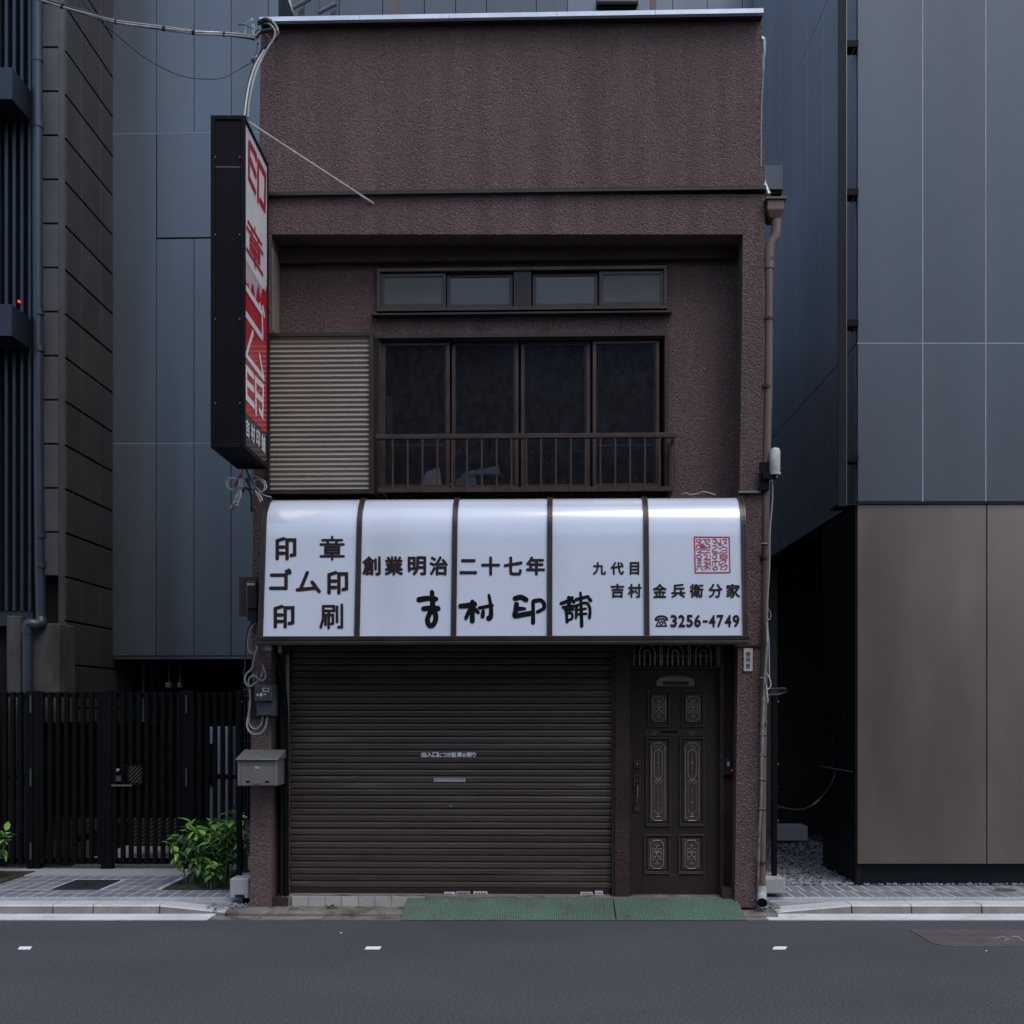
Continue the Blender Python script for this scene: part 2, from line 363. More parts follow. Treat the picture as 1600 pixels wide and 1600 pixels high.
def glyph(mb, ch, box, surf, lift, bold=.02):
    """bold = stroke growth; the same outline is overprinted with tiny shifts, each a hair prouder"""
    if ch not in _gc:
        c = bpy.data.curves.new('g', 'FONT'); c.body = ch; c.resolution_u = 3
        o = bpy.data.objects.new('g', c); C.objects.link(o)
        dg = bpy.context.evaluated_depsgraph_get()
        me = bpy.data.meshes.new_from_object(o.evaluated_get(dg))
        _gc[ch] = ([(v.co.x, v.co.y) for v in me.vertices], [tuple(f.vertices) for f in me.polygons])
        bpy.data.objects.remove(o); bpy.data.meshes.remove(me); bpy.data.curves.remove(c)
    V, Fc = _gc[ch]
    a, b = min(v[0] for v in V)-bold, max(v[0] for v in V)+bold; p, q = min(v[1] for v in V)-bold, max(v[1] for v in V)+bold
    x0, y0, x1, y1 = box; N = 8 if bold else 0
    for k in range(N+1):
        dx, dy = (bold*math.cos(k*math.pi/4), bold*math.sin(k*math.pi/4)) if k < N else (0, 0)
        o_ = len(mb.v)
        for (vx, vy) in V:
            mb.v.append(tuple(surf(x0+(x1-x0)*(vx+dx-a)/max(b-a, 1e-4), y1-(y1-y0)*(vy+dy-p)/max(q-p, 1e-4), round(lift+k*.0003, 5))))
        for f in Fc: mb.f.append(tuple(o_+i for i in f))
K_IN = [[(.42,.02),(.10,.12),(.10,.98)],[(.10,.42),(.42,.42)],[(.10,.72),(.42,.72)],[(.58,.98),(.58,.08),(.95,.08),(.95,.78),(.78,.82)]]
K_SHO = [[(.5,0),(.5,.12)],[(.10,.14),(.90,.14)],[(.30,.18),(.34,.28)],[(.70,.18),(.66,.28)],[(.03,.33),(.97,.33)],
         [(.22,.46),(.78,.46),(.78,.72),(.22,.72),(.22,.46)],[(.24,.59),(.76,.59)],[(.03,.86),(.97,.86)],[(.5,.74),(.5,1)]]
K_GO = [[(.08,.22),(.86,.22),(.86,.92)],[(.03,.90),(.86,.90)],[(.88,.02),(.93,.14)],[(1.02,-.04),(1.07,.09)]]
K_MU = [[(.45,.02),(.15,.90)],[(.02,.92),(.80,.82)],[(.66,.52),(.96,1.0)]]
K_SATSU = [[(.14,.06),(.60,.06),(.60,.26),(.16,.26)],[(.14,.06),(.14,.60),(.03,.98)],[(.38,.28),(.38,1)],[(.24,.86),(.24,.44),(.56,.44),(.56,.80),(.50,.82)],
           [(.74,.08),(.74,.74)],[(.95,0),(.95,.96),(.80,.97)]]
HB = {  # brush characters traced as (x,y,w-start,w-end) strokes in the view window of the canopy lettering
 'kichi': [([(655,937),(668,935),(681,936)],8,7),([(675,925),(676,940),(676,949)],6,8),([(662,951),(675,950),(684,951)],7,8),
           ([(672,957),(668,968),(671,977),(677,976),(681,966),(679,957),(672,956)],7,7)],
 'mura': [([(720,947),(731,946),(741,944)],7,8),([(738,940),(738,955),(738,970)],6,7),([(736,950),(731,959),(728,966)],6,5),([(741,951),(747,957)],6,5),
          ([(749,950),(759,948),(769,946)],5,5),([(764,930),(767,948),(767,962),(764,966)],4,8),([(755,955),(754,963)],5,6)],
 'inn': [([(805,935),(814,933),(822,937)],7,7),([(807,944),(806,954),(805,962),(818,960),(829,958)],7,7),([(808,951),(820,951)],7,4),
         ([(833,940),(833,958),(833,973)],5,6),([(835,939),(845,938),(850,944),(849,951),(840,956)],6,5)],
 'ho': [([(894,934),(887,939),(877,943)],7,7),([(889,934),(897,941)],8,6),([(880,949),(897,947)],6,6),([(889,938),(889,953)],8,7),([(884,953),(896,952)],7,5),
        ([(885,957),(886,972)],6,6),([(886,959),(893,958),(894,966),(888,969)],5,5),([(900,937),(911,934),(919,932)],7,6),([(907,926),(908,945),(909,978)],5,7),
        ([(921,936),(923,938)],7,7),([(902,946),(912,942),(919,944),(922,954),(921,965)],5,6),([(901,946),(900,965)],6,5),([(903,953),(915,951)],5,5),([(903,960),(916,959)],5,5)],
}

# ================================================================ STREET
st = MB().box(-30, 30, -7, 9.72, -.3, 0).top('road', 'asphalt', 'smooth dark grey asphalt street running across the front of the shop', None, kind='structure')
MB().box(-30, 30, 9.72, 40, -.3, -.012).top('ground', 'old_concrete', 'dark bare ground under the buildings and alleys', None, kind='structure')
MB().box(-30, 30, -13, -7, -.3, .1).top('far_pavement', 'concrete', 'concrete pavement on the near side of the street behind the viewer', None, kind='structure')

# white gutter strips
gl = MB(); gl.box(-12, -2.66, 9.72, 9.998, -.1, .006); gl.top('gutter', 'gutter', 'pale concrete gutter strip along the left kerb', None, kind='structure')
gr = MB(); gr.box(1.95, 12, 9.72, 9.998, -.1, .006); gr.top('gutter', 'gutter', 'pale concrete gutter strip along the right kerb', None, kind='structure')
gg = MB(); gg.box(-2.66, 1.95, 9.72, 9.9, -.1, .0035); gg.top('gutter', 'old_kerb', 'stained concrete gutter in front of the shop house', None, kind='structure')

def kerb(label, xs, slope_at):
    k = thing('kerb', label, None, (xs[0], 10.0, 0), kind='structure')
    for a, b in zip(xs[:-1], xs[1:]):
        ha = .080 if slope_at != a else .026; hb = .080 if slope_at != b else .026
        g = .004; mb = MB()
        mb.hexa([(a+g,9.99,-.05),(b-g,9.99,-.05),(b-g,10.22,-.05),(a+g,10.22,-.05)],
                [(a+g,10.0,ha-.012),(b-g,10.0,hb-.012),(b-g,10.22,hb-.012),(a+g,10.22,ha-.012)])
        o = mb.part('kerb_stone', 'kerb', k, bevel=.006)
        mb = MB(); mb.hexa([(a+g,9.998,ha-.014),(b-g,9.998,hb-.014),(b-g,10.222,hb-.014),(a+g,10.222,ha-.014)],
                [(a+g,10.02,ha),(b-g,10.02,hb),(b-g,10.22,hb),(a+g,10.22,ha)])
        mb.part('stone_top', 'kerbtop', o)
    MB().box(xs[0], xs[-1], 10.224, 10.335, -.05, .072 if slope_at is None else .068).part('kerb_backing', 'concrete', k)
    return k
kx = [G(p, 1414, .08).x for p in (-180, -110, -10, 82, 145, 249, 352)]
kerb('row of pale concrete kerb stones along the left pavement, dipping to the shop', kx, kx[-1])
kx2 = [G(p, 1414, .08).x for p in (1212, 1331, 1424, 1534, 1640, 1745)]
kerb('row of pale concrete kerb stones along the right pavement, dipping to the shop', kx2, kx2[0])

def paving(label, x0, x1, y0, y1, dx, dy, stagger, holes, z=.088, clip=None):
    p = thing('pavement', label, None, (x0, y0, 0), kind='structure')
    MB().box(x0, x1, y0, y1, -.05, z+.0025).part('mortar_bed', 'mortar', p)
    me = unit_box('paving_stone', dx-.013, dy-.022, .012, .0025)
    j = 0; y = y0
    while y < y1-.02:
        d = min(dy, y1-y); x = x0 + (dx*.5 if stagger and j % 2 else 0)
        while x < x1-dx*.6:
            cx, cy = x+dx/2, y+d/2
            if not any(a-dx*.45 < cx < b+dx*.45 and c-dy*.3 < cy < e+dy*.3 for a, b, c, e in holes) and (clip is None or clip(cx, cy)):
                piece('paving_stone', me, 'sett', p, (cx, cy, z-.0075+random.uniform(-.0008, .0012)), (0, 0, random.uniform(-.006, .006)), (1, (d-.022)/(dy-.022), 1))
            x += dx
        y += dy; j += 1
    return p
soil_x0 = -3.38
paving('left pavement of small grey granite setts with pale joints', -6.1, -2.52, 10.345, 11.62, .122, .213, False,
       [(-4.36, -3.93, 10.74, 11.34)], clip=lambda x, y: not (x > soil_x0+.02 and y > 10.70))
paving('right pavement of staggered grey granite setts in front of the bronze wall', 2.06, 5.6, 10.345, 11.02, .118, .34, True, [])
MB().box(-12, -3.38, 11.622, 12.25, -.05, .10).top('fence_plinth', 'concrete', 'light concrete strip under the black slatted gates', None, kind='structure')
s_ = MB().box(soil_x0+.03, -2.5, 10.74, 12.0, -.05, .102); s_.top('planter_soil', 'soil', 'dark soil bed in the corner between pavement and shop', 'soil', kind='stuff')
MB().box(-7, -4.98, 11.0, 11.9, -.05, .104).top('planter_soil', 'soil', 'dark soil bed at the left edge of the pavement', 'soil', kind='stuff')

def cover(name, label, pts, z, m, th=.01, F=I4):
    return MB().prism_z(pts, z-.03, z).top(name, m, label, 'cover', bevel=.002)
dc = MB().box(-4.36, -3.93, 10.74, 11.34, .06, .099).top('drain_cover', 'iron_dark', 'black square chequered drain cover set in the left pavement', 'cover', bevel=.003)
MB().box(-4.17, -4.12, 11.02, 11.05, .0985, .1015).part('lifting_slot', 'black', dc)
# round cover on the right pavement
ctr = G(1571, 1391, .095); rc = thing('round_cover', 'small round iron cover set in the right pavement', 'cover', (ctr.x, ctr.y, .09))
circ = lambda cx, cy, r, n=32: [(cx+r*math.cos(2*math.pi*i/n), cy+r*math.sin(2*math.pi*i/n)) for i in range(n)]
MB().prism_z(circ(ctr.x, ctr.y, .115), .08, .0985).part('rim', 'kerb', rc)
MB().prism_z(circ(ctr.x, ctr.y, .092), .09, .1005).part('lid', 'iron', rc)
# big road cover with rounded corner
x0, x1, y0, y1, rr = 2.97, 4.75, 8.64, 9.30, .16
pts = [(x1, y0), (x1, y1)] + [(x0+.02, y1)] + [(x0, y1-.02)]
for i in range(7):
    a = math.pi + i*math.pi/12; pts.append((x0+rr+rr*math.cos(a), y0+rr+rr*math.sin(a)))
rcv = thing('road_cover', 'large rusty brown chequered iron cover in the asphalt at the right', 'cover', (x0, y0, 0))
MB().prism_z(pts, -.02, .004).part('cover_frame', 'iron', rcv)
mk = MB()
for i, s in enumerate([[(1557,1466),(1566,1463),(1572,1466)],[(1570,1469),(1578,1467)],[(1582,1464),(1588,1463),(1594,1466),(1598,1470)],[(1601,1463),(1610,1466),(1604,1469)]]):
    ribbon(mk, s, 2.2, lambda a, b, l: G(a, b, l), .0065, True, dz=i*.0003)
mk.part('cast_lettering', 'kerb', rcv)
for (a, b, nm) in ((28, 50, 'small white paint mark on the asphalt at the far left'), (570, 596, 'small white paint mark on the asphalt below the shutter'), (1207, 1230, 'small white paint mark on the asphalt right of the green ramps')):
    p = G(a+3, 1479, .004); q = G(b, 1479, .004); r = G(b-3, 1483, .004); s = G(a, 1483, .004)
    MB().prism_z([(s.x, s.y), (r.x, r.y), (q.x, q.y), (p.x, p.y)], .0005, .005).top('road_mark', 'mark', nm, 'road mark', group='white survey marks on the asphalt')
for (a, b, nm) in ((533, 1458, 'tiny white chip lying on the asphalt before the shop'), (1541, 1486, 'tiny pale chip lying beside the road cover')):
    p = G(a, b, 0); MB().prism_z(circ(p.x, p.y, .008, 6), 0, .004).top('litter_chip', 'mark', nm, 'litter')

# ================================================================ SHOP HOUSE
hb = UM(790, 1410, 0)
house = thing('shop_house', 'narrow two storey shop house in rough brown stucco with shuttered ground floor', 'building', (hb.x, 0, 0), FM)
def poly_px(pp, v, F=FM): return [(U(a, b, v, F).x, U(a, b, v, F).z) for a, b in pp]
# body
xl, xr = UM(400, 700, 0).x, UM(1192, 700, 0).x
bd = MB(); bd.box(xl+.05, xr-.06, .62, 3.3, 0, 7.40)
bd.part('rear_body', 'stucco_dark', house)
zt = UM(800, 28, .06).z; zl = UM(800, 300, .02).z
MB().prism_y(poly_px([(404, 302), (1196, 302), (1190, 28), (408, 28)], .06), .06, .62).part('upper_wall', 'stucco', house)
# roof coping in lengths
cop = [405, 562, 702, 870, 1024, 1193.5]
for a, b in zip(cop[:-1], cop[1:]):
    x0 = UM(a, 22, -.06).x+.0015; x1 = UM(b, 22, -.06).x-.0015; z0 = UM(800, 26.5, -.06).z; z1 = UM(800, 18.5, -.06).z
    MB().prism_x([(-.06, z0), (-.06, z1-.006), (-.05, z1), (.55, z1+.02), (.55, z0)], x0, x1).part('coping', 'coping', house)
MB().box(UM(408, 30, .0).x, UM(1191, 30, .0).x, -.015, .06, zt-.045, UM(800, 26.5, -.06).z-.002).part('coping_shade_strip', 'brown_metal', house)  # dark strip put in as the shade under the coping
# string course under the parapet
x0, x1 = UM(400, 300, -.02).x, UM(1197, 300, -.02).x
MB().prism_x([(-.045, zl-.03), (-.045, zl-.008), (-.02, zl+.012), (.06, zl+.03), (.06, zl-.03)], x0, x1).part('ledge', 'brown_metal', house)
# frame of the recess: beam, two piers
zb = UM(790, 366, 0).z
MB().prism_y(poly_px([(399, 366), (1195, 366), (1195.5, 303.5), (400, 303.5)], 0), 0, .6).part('beam', 'stucco', house)
MB().prism_y(poly_px([(390, 1421), (424, 1421), (424, 366.5), (399, 366.5)], 0), 0, .6).part('pier', 'stucco', house)
MB().prism_y(poly_px([(1148, 1419), (1186, 1417), (1195, 366.5), (1161, 366.5)], 0), 0, .6).part('pier', 'stucco', house)
# soffit step
x0, x1 = UM(427, 370, .02).x, UM(1158, 370, .02).x
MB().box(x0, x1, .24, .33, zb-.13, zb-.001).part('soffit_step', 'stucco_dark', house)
# recess back wall with two openings
VB = .33
def RM(a, b, c, d, v): return rect(a, b, c, d, v, FM)
wx0, wx1 = UM(440, 600, VB).x, UM(1150, 600, VB).x
t0, t1, tz0, tz1 = RM(590, 420, 1042, 487, VB)       # transom window
m0, m1, mz0, mz1 = RM(592, 528, 1042, 770, VB)       # main window
wz0, wz1 = 3.42, zb
bw = MB()
bw.box(wx0-.1, t0, VB, VB+.12, tz0, tz1).box(t1, wx1+.1, VB, VB+.12, tz0, tz1)
bw.box(wx0-.1, wx1+.1, VB, VB+.12, tz1, wz1-.002).box(wx0-.1, wx1+.1, VB, VB+.12, mz1, tz0)
bw.box(wx0-.1, m0, VB, VB+.12, wz0-.3, mz1).box(m1, wx1+.1, VB, VB+.12, wz0-.3, mz1)
bw.part('recess_wall', 'stucco', house)
# room behind the windows
rm = MB(); rm.box(m0-.3, m1+.3, 1.6, 1.65, 3.0, 6.2).box(m0-.35, m0-.3, VB+.13, 1.65, 3.0, 6.2).box(m1+.3, m1+.35, VB+.13, 1.65, 3.0, 6.2)
rm.box(m0-.3, m1+.3, VB+.13, 1.6, 3.0, 3.05).box(m0-.3, m1+.3, VB+.13, 1.6, 6.15, 6.2); rm.part('room', 'room', house)
# pale strip on the left jamb
a, b, c, d = RM(427, 388, 434, 517, .05); MB().box(a-.012, a+.0, .03, .27, c, d).part('jamb_strip', 'beige_metal', house)
# windows
def window(name_parts, x0, x1, z0, z1, vf, label, sash, mull=None, glass='glass'):
    w = MB(); t = .03
    w.box(x0, x1, vf-.03, VB+.06, z1-t, z1).box(x0, x1, vf-.03, VB+.06, z0, z0+t)
    w.box(x0, x0+t, vf-.03, VB+.06, z0+t, z1-t).box(x1-t, x1, vf-.03, VB+.06, z0+t, z1-t)
    o = w.part('window', 'brown_frame', house, bevel=.002, label=label)
    if mull:
        a, b = mull; w = MB().box(a, b, vf-.008, VB+.05, z0+t, z1-t)
        for k in range(3): w.box(a+(b-a)*(.2+.25*k), a+(b-a)*(.28+.25*k), vf-.014, vf-.0085, z0+t, z1-t)
        w.part('mullion', 'brown_metal', o)
    for (a, b, dv, gl) in sash:
        s = MB(); e = .030; zz0, zz1 = z0+t+.002, z1-t-.006; y = vf+dv
        s.box(a, a+e, y, y+.024, zz0, zz1).box(b-e, b, y, y+.024, zz0, zz1)
        s.box(a+e, b-e, y, y+.024, zz1-e, zz1).box(a+e, b-e, y, y+.024, zz0, zz0+e*1.3)
        s.part('sash', 'brown_frame', o, bevel=.0015)
        MB().box(a+e, b-e, y+.010, y+.014, zz0+e*1.3, zz1-e).part('pane', gl, o)
        if gl == 'glass': MB().box(b-e-.016, b-e-.001, y+.0148, y+.03, zz0+e*1.3, zz1-e).box(a+e, a+e+.005, y+.0145, y+.02, zz0+e*1.3, zz1-e).part('pane_highlight', 'beige_metal', o)  # beige strips draw the highlight along the pane edges
    return o
ux = lambda p, y, v=VB: UM(p, y, v).x
window('t', t0, t1, tz0, tz1, VB-.02, 'low wide four pane window under the beam',
       [(ux(595,455), ux(697,455), .0, 'blind'), (ux(698,455), ux(801,455), .03, 'frost'), (ux(832,455), ux(934,455), .03, 'frost'), (ux(936,455), ux(1037,455), .0, 'blind')],
       (ux(803,455), ux(830,455)))
a, b, c, d = RM(580, 484, 1050, 490, VB-.09)
MB().prism_x([(VB-.09, c), (VB-.09, c+.016), (VB, c+.045), (VB, c)], a, b).part('sill', 'brown_metal', house, bevel=.001)
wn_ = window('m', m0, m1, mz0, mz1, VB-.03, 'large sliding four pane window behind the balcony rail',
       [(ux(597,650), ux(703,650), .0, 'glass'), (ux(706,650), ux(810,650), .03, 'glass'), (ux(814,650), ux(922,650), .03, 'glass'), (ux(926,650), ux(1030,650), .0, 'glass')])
# surround proud of the wall
a, b, c, d = RM(586, 522, 1044, 528, VB-.07)
sr = MB(); sr.box(a, b, VB-.10, VB, d-.035, d).box(b-.03, b, VB-.10, VB, mz0, d-.036).box(a, a+.03, VB-.10, VB, mz0, d-.036); sr.part('window_surround', 'brown_metal', house, bevel=.002)
# inner cross rails seen through the glass
for p0, p1 in ((600, 696), (931, 1026)):
    a, b, c, d = RM(p0, 694, p1, 697, VB+.05); MB().box(a, b, VB+.05, VB+.06, c, d).part('inner_rail', 'mailbox', house)
# things inside the room
inn = MB()
for (p0, q0, p1, q1, v) in ((712, 733, 745, 758, .48), (735, 727, 782, 741, .46), (700, 742, 740, 758, .5), (655, 730, 690, 760, .5)):
    a, b, c, d = RM(p0, q0, p1, q1, v); inn.hexa([(a,v,c),(b,v,c),(b,v+.25,c),(a,v+.25,c)], [(a+.06,v+.04,d-.03),(b-.02,v+.02,d),(b-.04,v+.2,d),(a+.04,v+.2,d-.05)])
inn.top('paper_pile', 'mark', 'pale papers and cloth heaped behind the second pane of the upper window', 'papers', FM)
a, b, c, d = RM(600, 618, 613, 770, .42); MB().box(a, b, .42, .44, c, d).top('curtain', 'curtain', 'narrow beige curtain hanging behind the leftmost large pane', 'curtain', FM)

# shutter storage case
VT = -.06
a, b, c, d = RM(418, 519, 583, 771, VT)
tb = thing('shutter_case', 'corrugated beige metal shutter case left of the upper window', 'shutter case', ((a+b)/2, VT, c), FM)
fr = MB(); t = .026
fr.box(a, b, VT, VB, d-t*1.3, d).box(a, b, VT, VB, c, c+t*1.4).box(b-.035, b, VT, VB, c+t*1.4, d-t*1.3).box(a, a+.018, VT, VB, c+t*1.4, d-t*1.3)
fr.box(a+.02, b-.036, VT+.06, VT+.07, c+t, d-t); fr.part('case_frame', 'brown_metal', tb, bevel=.002)
cr = MB(); zz0, zz1 = c+t*1.4, d-t*1.3; n = 31; seg = 6; prof = []
for i in range(n*seg+1):
    ph = i/seg*2*math.pi; prof.append((VT+.026-.0065*math.cos(ph), zz0+(zz1-zz0)*i/(n*seg)))
xa, xb = a+.019, b-.0355; k = 0
vs_ = [(xa, y, z) for y, z in prof]+[(xb, y, z) for y, z in prof]; N_ = len(prof)
cr.add(vs_, [(i, N_+i, N_+i+1, i+1) for i in range(N_-1)]); cr.part('corrugated_panel', 'beige_metal', tb, smooth=True)

# balcony rail
VR = -.02
bal = thing('balcony_rail', 'brown metal balustrade across the upper window', 'railing', (UM(820, 770, VR).x, VR, UM(820, 770, VR).z), FM)
a, b, c, d = RM(586, 677, 1058, 685, VR-.03)
MB().box(a, b, VR-.03, VR+.035, c+.004, d).part('top_rail', 'brown_frame', bal, bevel=.006)
ztr = c
a2, b2, c2, d2 = RM(590, 761, 1052, 768, VR-.01)
br = MB().box(a2, b2, VR-.015, VR+.02, c2, d2); br.box(b2-.03, b2, VR+.02, VB, c2, d2).box(a2, a2+.03, VR+.02, VB, c2, d2); br.box(b-.03, b-.004, VR+.036, VB, d-.03, d-.004); br.part('bottom_rail', 'brown_frame', bal, bevel=.002)
me = unit_box('baluster', .016, .02, ztr-c2+.004, .002); me.materials.append(M['brown_frame'])
for k in range(20):
    p = UM(614+23.15*k, 720, VR-.002); piece('baluster', me, None, bal, (p.x, VR-.026+.012, c2-.002))
piece('baluster', me, None, bal, (b2-.01, VR+.12, c2)); piece('baluster', me, None, bal, (b2-.01, VR+.24, c2))
piece('baluster', me, None, bal, (a2+.01, VR+.12, c2))

# ---------------- ground floor wall pieces
VS, VD = .17, .24
gf = MB(); a, b, c, d = RM(390, 985, 1190, 1010, .3)
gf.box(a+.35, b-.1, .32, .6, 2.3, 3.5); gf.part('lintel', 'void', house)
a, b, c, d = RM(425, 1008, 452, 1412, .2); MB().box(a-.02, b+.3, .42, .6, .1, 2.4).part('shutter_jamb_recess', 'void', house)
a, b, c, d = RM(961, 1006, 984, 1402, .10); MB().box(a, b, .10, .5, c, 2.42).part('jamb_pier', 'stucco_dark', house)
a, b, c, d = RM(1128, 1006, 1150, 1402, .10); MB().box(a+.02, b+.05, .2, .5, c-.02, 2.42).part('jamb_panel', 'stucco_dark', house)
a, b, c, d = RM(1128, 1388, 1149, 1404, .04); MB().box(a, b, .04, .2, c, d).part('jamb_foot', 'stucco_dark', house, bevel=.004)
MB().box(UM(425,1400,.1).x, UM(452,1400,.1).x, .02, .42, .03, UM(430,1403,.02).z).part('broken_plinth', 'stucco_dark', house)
# threshold and pale tiles
zth = UM(700, 1401, .06).z
MB().box(UM(440,1400,.05).x, UM(1150,1400,.05).x, .06, .6, -.02, zth).part('threshold', 'old_kerb', house)
tz_0, tz_1 = UM(550, 1417.5, .05).z, zth-.001
tx0, tx1 = UM(456, 1410, .05).x, UM(664, 1410, .05).x; nt = 8; tw = (tx1-tx0)/nt
me = MB().box(.0015, tw-.0015, 0, .02, tz_0, tz_1).mesh('tile', bevel=.002)
for i in range(nt): piece('tile', me, 'tile_white', house, (tx0+tw*i, .045, 0))
a = UM(390,1400,-.02).x
kb = MB(); kb.prism_x([(-.17, -.02), (-.17, .018), (-.145, .034), (-.08, .042), (.06, .046), (.06, -.02)], UM(352,1425,-.2).x, UM(640,1425,-.2).x)
kb.top('shop_kerb', 'old_kerb', 'low worn concrete step along the foot of the shutter', 'step', FM, bevel=.006)
MB().prism_x([(-.15, -.02), (-.15, .018), (-.12, .034), (.1, .040), (.1, -.02)], UM(1158,1425,-.2).x, UM(1218,1425,-.2).x).top('shop_kerb', 'old_kerb', 'short worn concrete step under the downpipe', 'step', FM, bevel=.006)

MB().box(G(410,1434,.004).x, G(505,1434,.004).x, 9.75, 9.86, .0, .009).top('gutter_lid', 'kerb', 'thin concrete gutter lid left of the green ramps', 'cover', bevel=.002)
# ---------------- roller shutter
a, b, c, d = RM(452, 1004, 955, 1400, VS)
sh = thing('roller_shutter', 'closed brown roller shutter filling the shop front', 'shutter', ((a+b)/2, VS, c), FM)
pitch = (UM(700, 1008, VS).z-UM(700, 1387, VS).z)/37.0; zb0 = UM(700, 1387, VS).z
prof = [(0,0),(-.006,.0015),(-.0115,.005),(-.0135,.014),(-.0125,.026),(-.0130,.036),(-.0105,.0445),(-.004,.049),(0,.0495)]
sc_ = (pitch-.0035)/.0495
sl = MB(); n = len(prof)
for X in (a-.01, b+.01):
    sl.v += [(X-(a+b)/2, y, z*sc_) for y, z in prof]
sl.f += [(i, n+i, n+i+1, i+1) for i in range(n-1)]
me = sl.mesh('slat', smooth=False); me.materials.append(M['shutter'])
gap_row = 9     # the one joint that stands a little open
for k in range(39):
    piece('slat', me, None, sh, ((a+b)/2, VS, zb0+pitch*k+(.004 if k >= gap_row else 0)), (random.uniform(-.035, .035), 0, 0))
MB().box(a-.01, b+.01, VS+.006, VS+.012, c, 2.40).part('shutter_backing', 'black', sh)
MB().box(a+.01, b-.01, VS-.012, VS+.015, UM(700,1396,VS).z, zb0-.003).part('bottom_bar', 'brown_metal', sh, bevel=.002)
MB().box(a+.01, b-.01, VS-.02, VS+.015, c, UM(700,1396,VS).z-.001).part('bottom_rail', 'beige_metal', sh, bevel=.002)
for p0, p1, lab in ((438, 452, 'left'), (956, 961, 'right')):
    g0, g1, _, _ = RM(p0, 1006, p1, 1402, VS-.06); mb = MB().box(g0, g1, VS-.06, VS+.03, c-.01, 2.40); mb.part('guide_rail', 'brown_metal', sh, bevel=.003)
g0, g1, _, _ = RM(447.5, 1006, 452, 1402, VS-.064); MB().box(g0, g1, VS-.066, VS-.0605, c-.01, 2.2).part('guide_edge', 'beige_metal', sh)
def surfS(px, py, l): return UM(px, py, VS-.0145-l)
widths = [9,9,9,7,7,7,9,9,7,9,6]; x = 658.0
sumw = sum(widths)
for ch, w_ in zip('出入口につき駐車お断り', widths):
    ww = w_*86/sumw; h0, h1 = (1176, 1182.8) if ch in 'につきお' else (1175.2, 1183)
    tx = MB(); glyph(tx, ch, (x+.3, h0, x+ww-.3, h1), surfS, .002, .028); x += ww
    tx.part('character', 'mark', sh, recalc=False)
# recessed pull handle and lock
hd = MB(); hx0, hx1, hz0, hz1 = RM(678, 1215.5, 727, 1222.5, VS-.016)
hd.box(hx0, hx1, VS-.022, VS-.012, hz1-.006, hz1).box(hx0, hx0+.012, VS-.022, VS-.012, hz0, hz1-.006).box(hx1-.012, hx1, VS-.022, VS-.012, hz0, hz1-.006).box(hx0+.014, hx1-.014, VS-.017, VS-.012, hz0+.004, hz1-.010)
hd.part('pull_handle', 'pipe_grey', sh, bevel=.001)
p = UM(704, 1259, VS-.014); MB().tube([(p.x, VS-.024, p.z), (p.x, VS-.01, p.z)], .013, 14).part('keyhole', 'mailbox', sh)
for i, (p0, q0, p1, q1, m_) in enumerate(((694,1393.6,711,1398.8,'paper'),(712.5,1392.5,734.5,1398.8,'pipe_grey'),(740,1392.6,761.5,1398.6,'paper'),(907,1393.6,926,1398.8,'paper'),(930,1392,942,1398.8,'paper'))):
    x0, x1, z0, z1 = RM(p0, q0, p1, q1, VS-.014); o = MB().box(x0, x1, VS-.0165, VS-.0125, z0, z1).part('sticker', m_, sh)
    tl = MB()
    for k in range(4 if i else 3):
        xx = x0+(x1-x0)*(.15+.2*k); tl.box(xx, xx+(x1-x0)*.11, VS-.0172, VS-.0166, z0+(z1-z0)*.3, z0+(z1-z0)*.7)
    tl.part('sticker_print', 'cable_black', o)

# ---------------- entrance door
a, b, c, d = RM(982, 1006, 1130, 1402, VD-.10)
door = thing('front_door', 'dark brown panelled entrance door with relief ornaments and arched transom', 'door', ((a+b)/2, VD, c), FM)
fx0, fx1 = RM(982, 1006, 988, 1402, VD-.06)[:2]; MB().box(fx0, fx1, VD-.08, VD+.06, c, 2.40).part('door_frame', 'brown_metal', door, bevel=.003)
hx0_, hx1_ = RM(1125, 1006, 1131, 1402, VD-.06)[:2]; MB().box(hx0_, hx1_, VD-.08, VD+.06, c, 2.40).part('door_frame', 'brown_metal', door, bevel=.003)
q = RM(990, 1041, 1124, 1045, VD-.05); MB().box(fx1, hx0_, VD-.05, VD+.06, q[2], q[3]).part('transom_bar', 'brown_metal', door, bevel=.002)
q = RM(988, 1046, 1125, 1401, VD); L0, L1, LZ0, LZ1 = q
leaf = MB().box(L0, L1, VD, VD+.04, LZ0, LZ1).part('door_leaf', 'door', door)
def frame_ring(mb, q, w, v0, v1):
    x0, x1, z0, z1 = q
    mb.box(x0, x1, v0, v1, z1-w, z1).box(x0, x1, v0, v1, z0, z0+w).box(x0, x0+w, v0, v1, z0+w, z1-w).box(x1-w, x1, v0, v1, z0+w, z1-w)
def octo(p0, q0, p1, q1, k):
    return [(p0+k,q0),(p1-k,q0),(p1-k,q0+k*.7),(p1,q0+k),(p1,q1-k),(p1-k,q1-k*.7),(p1-k,q1),(p0+k,q1),(p0+k,q1-k*.7),(p0,q1-k),(p0,q0+k),(p0+k,q0+k*.7),(p0+k,q0)]
def tline(mb, pts, r, v, smooth=False):
    P = [UM(x, y, v) for x, y in pts]
    if smooth: P = spline(P, 4)
    mb.tube(P, r, 6)
panels = [(1012,1079,1047,1136,0),(1065,1079,1101,1136,0),(1009,1152,1048,1291,1),(1062,1152,1101,1291,1),(1006,1304,1047,1366,0),(1060,1304,1101,1366,0)]
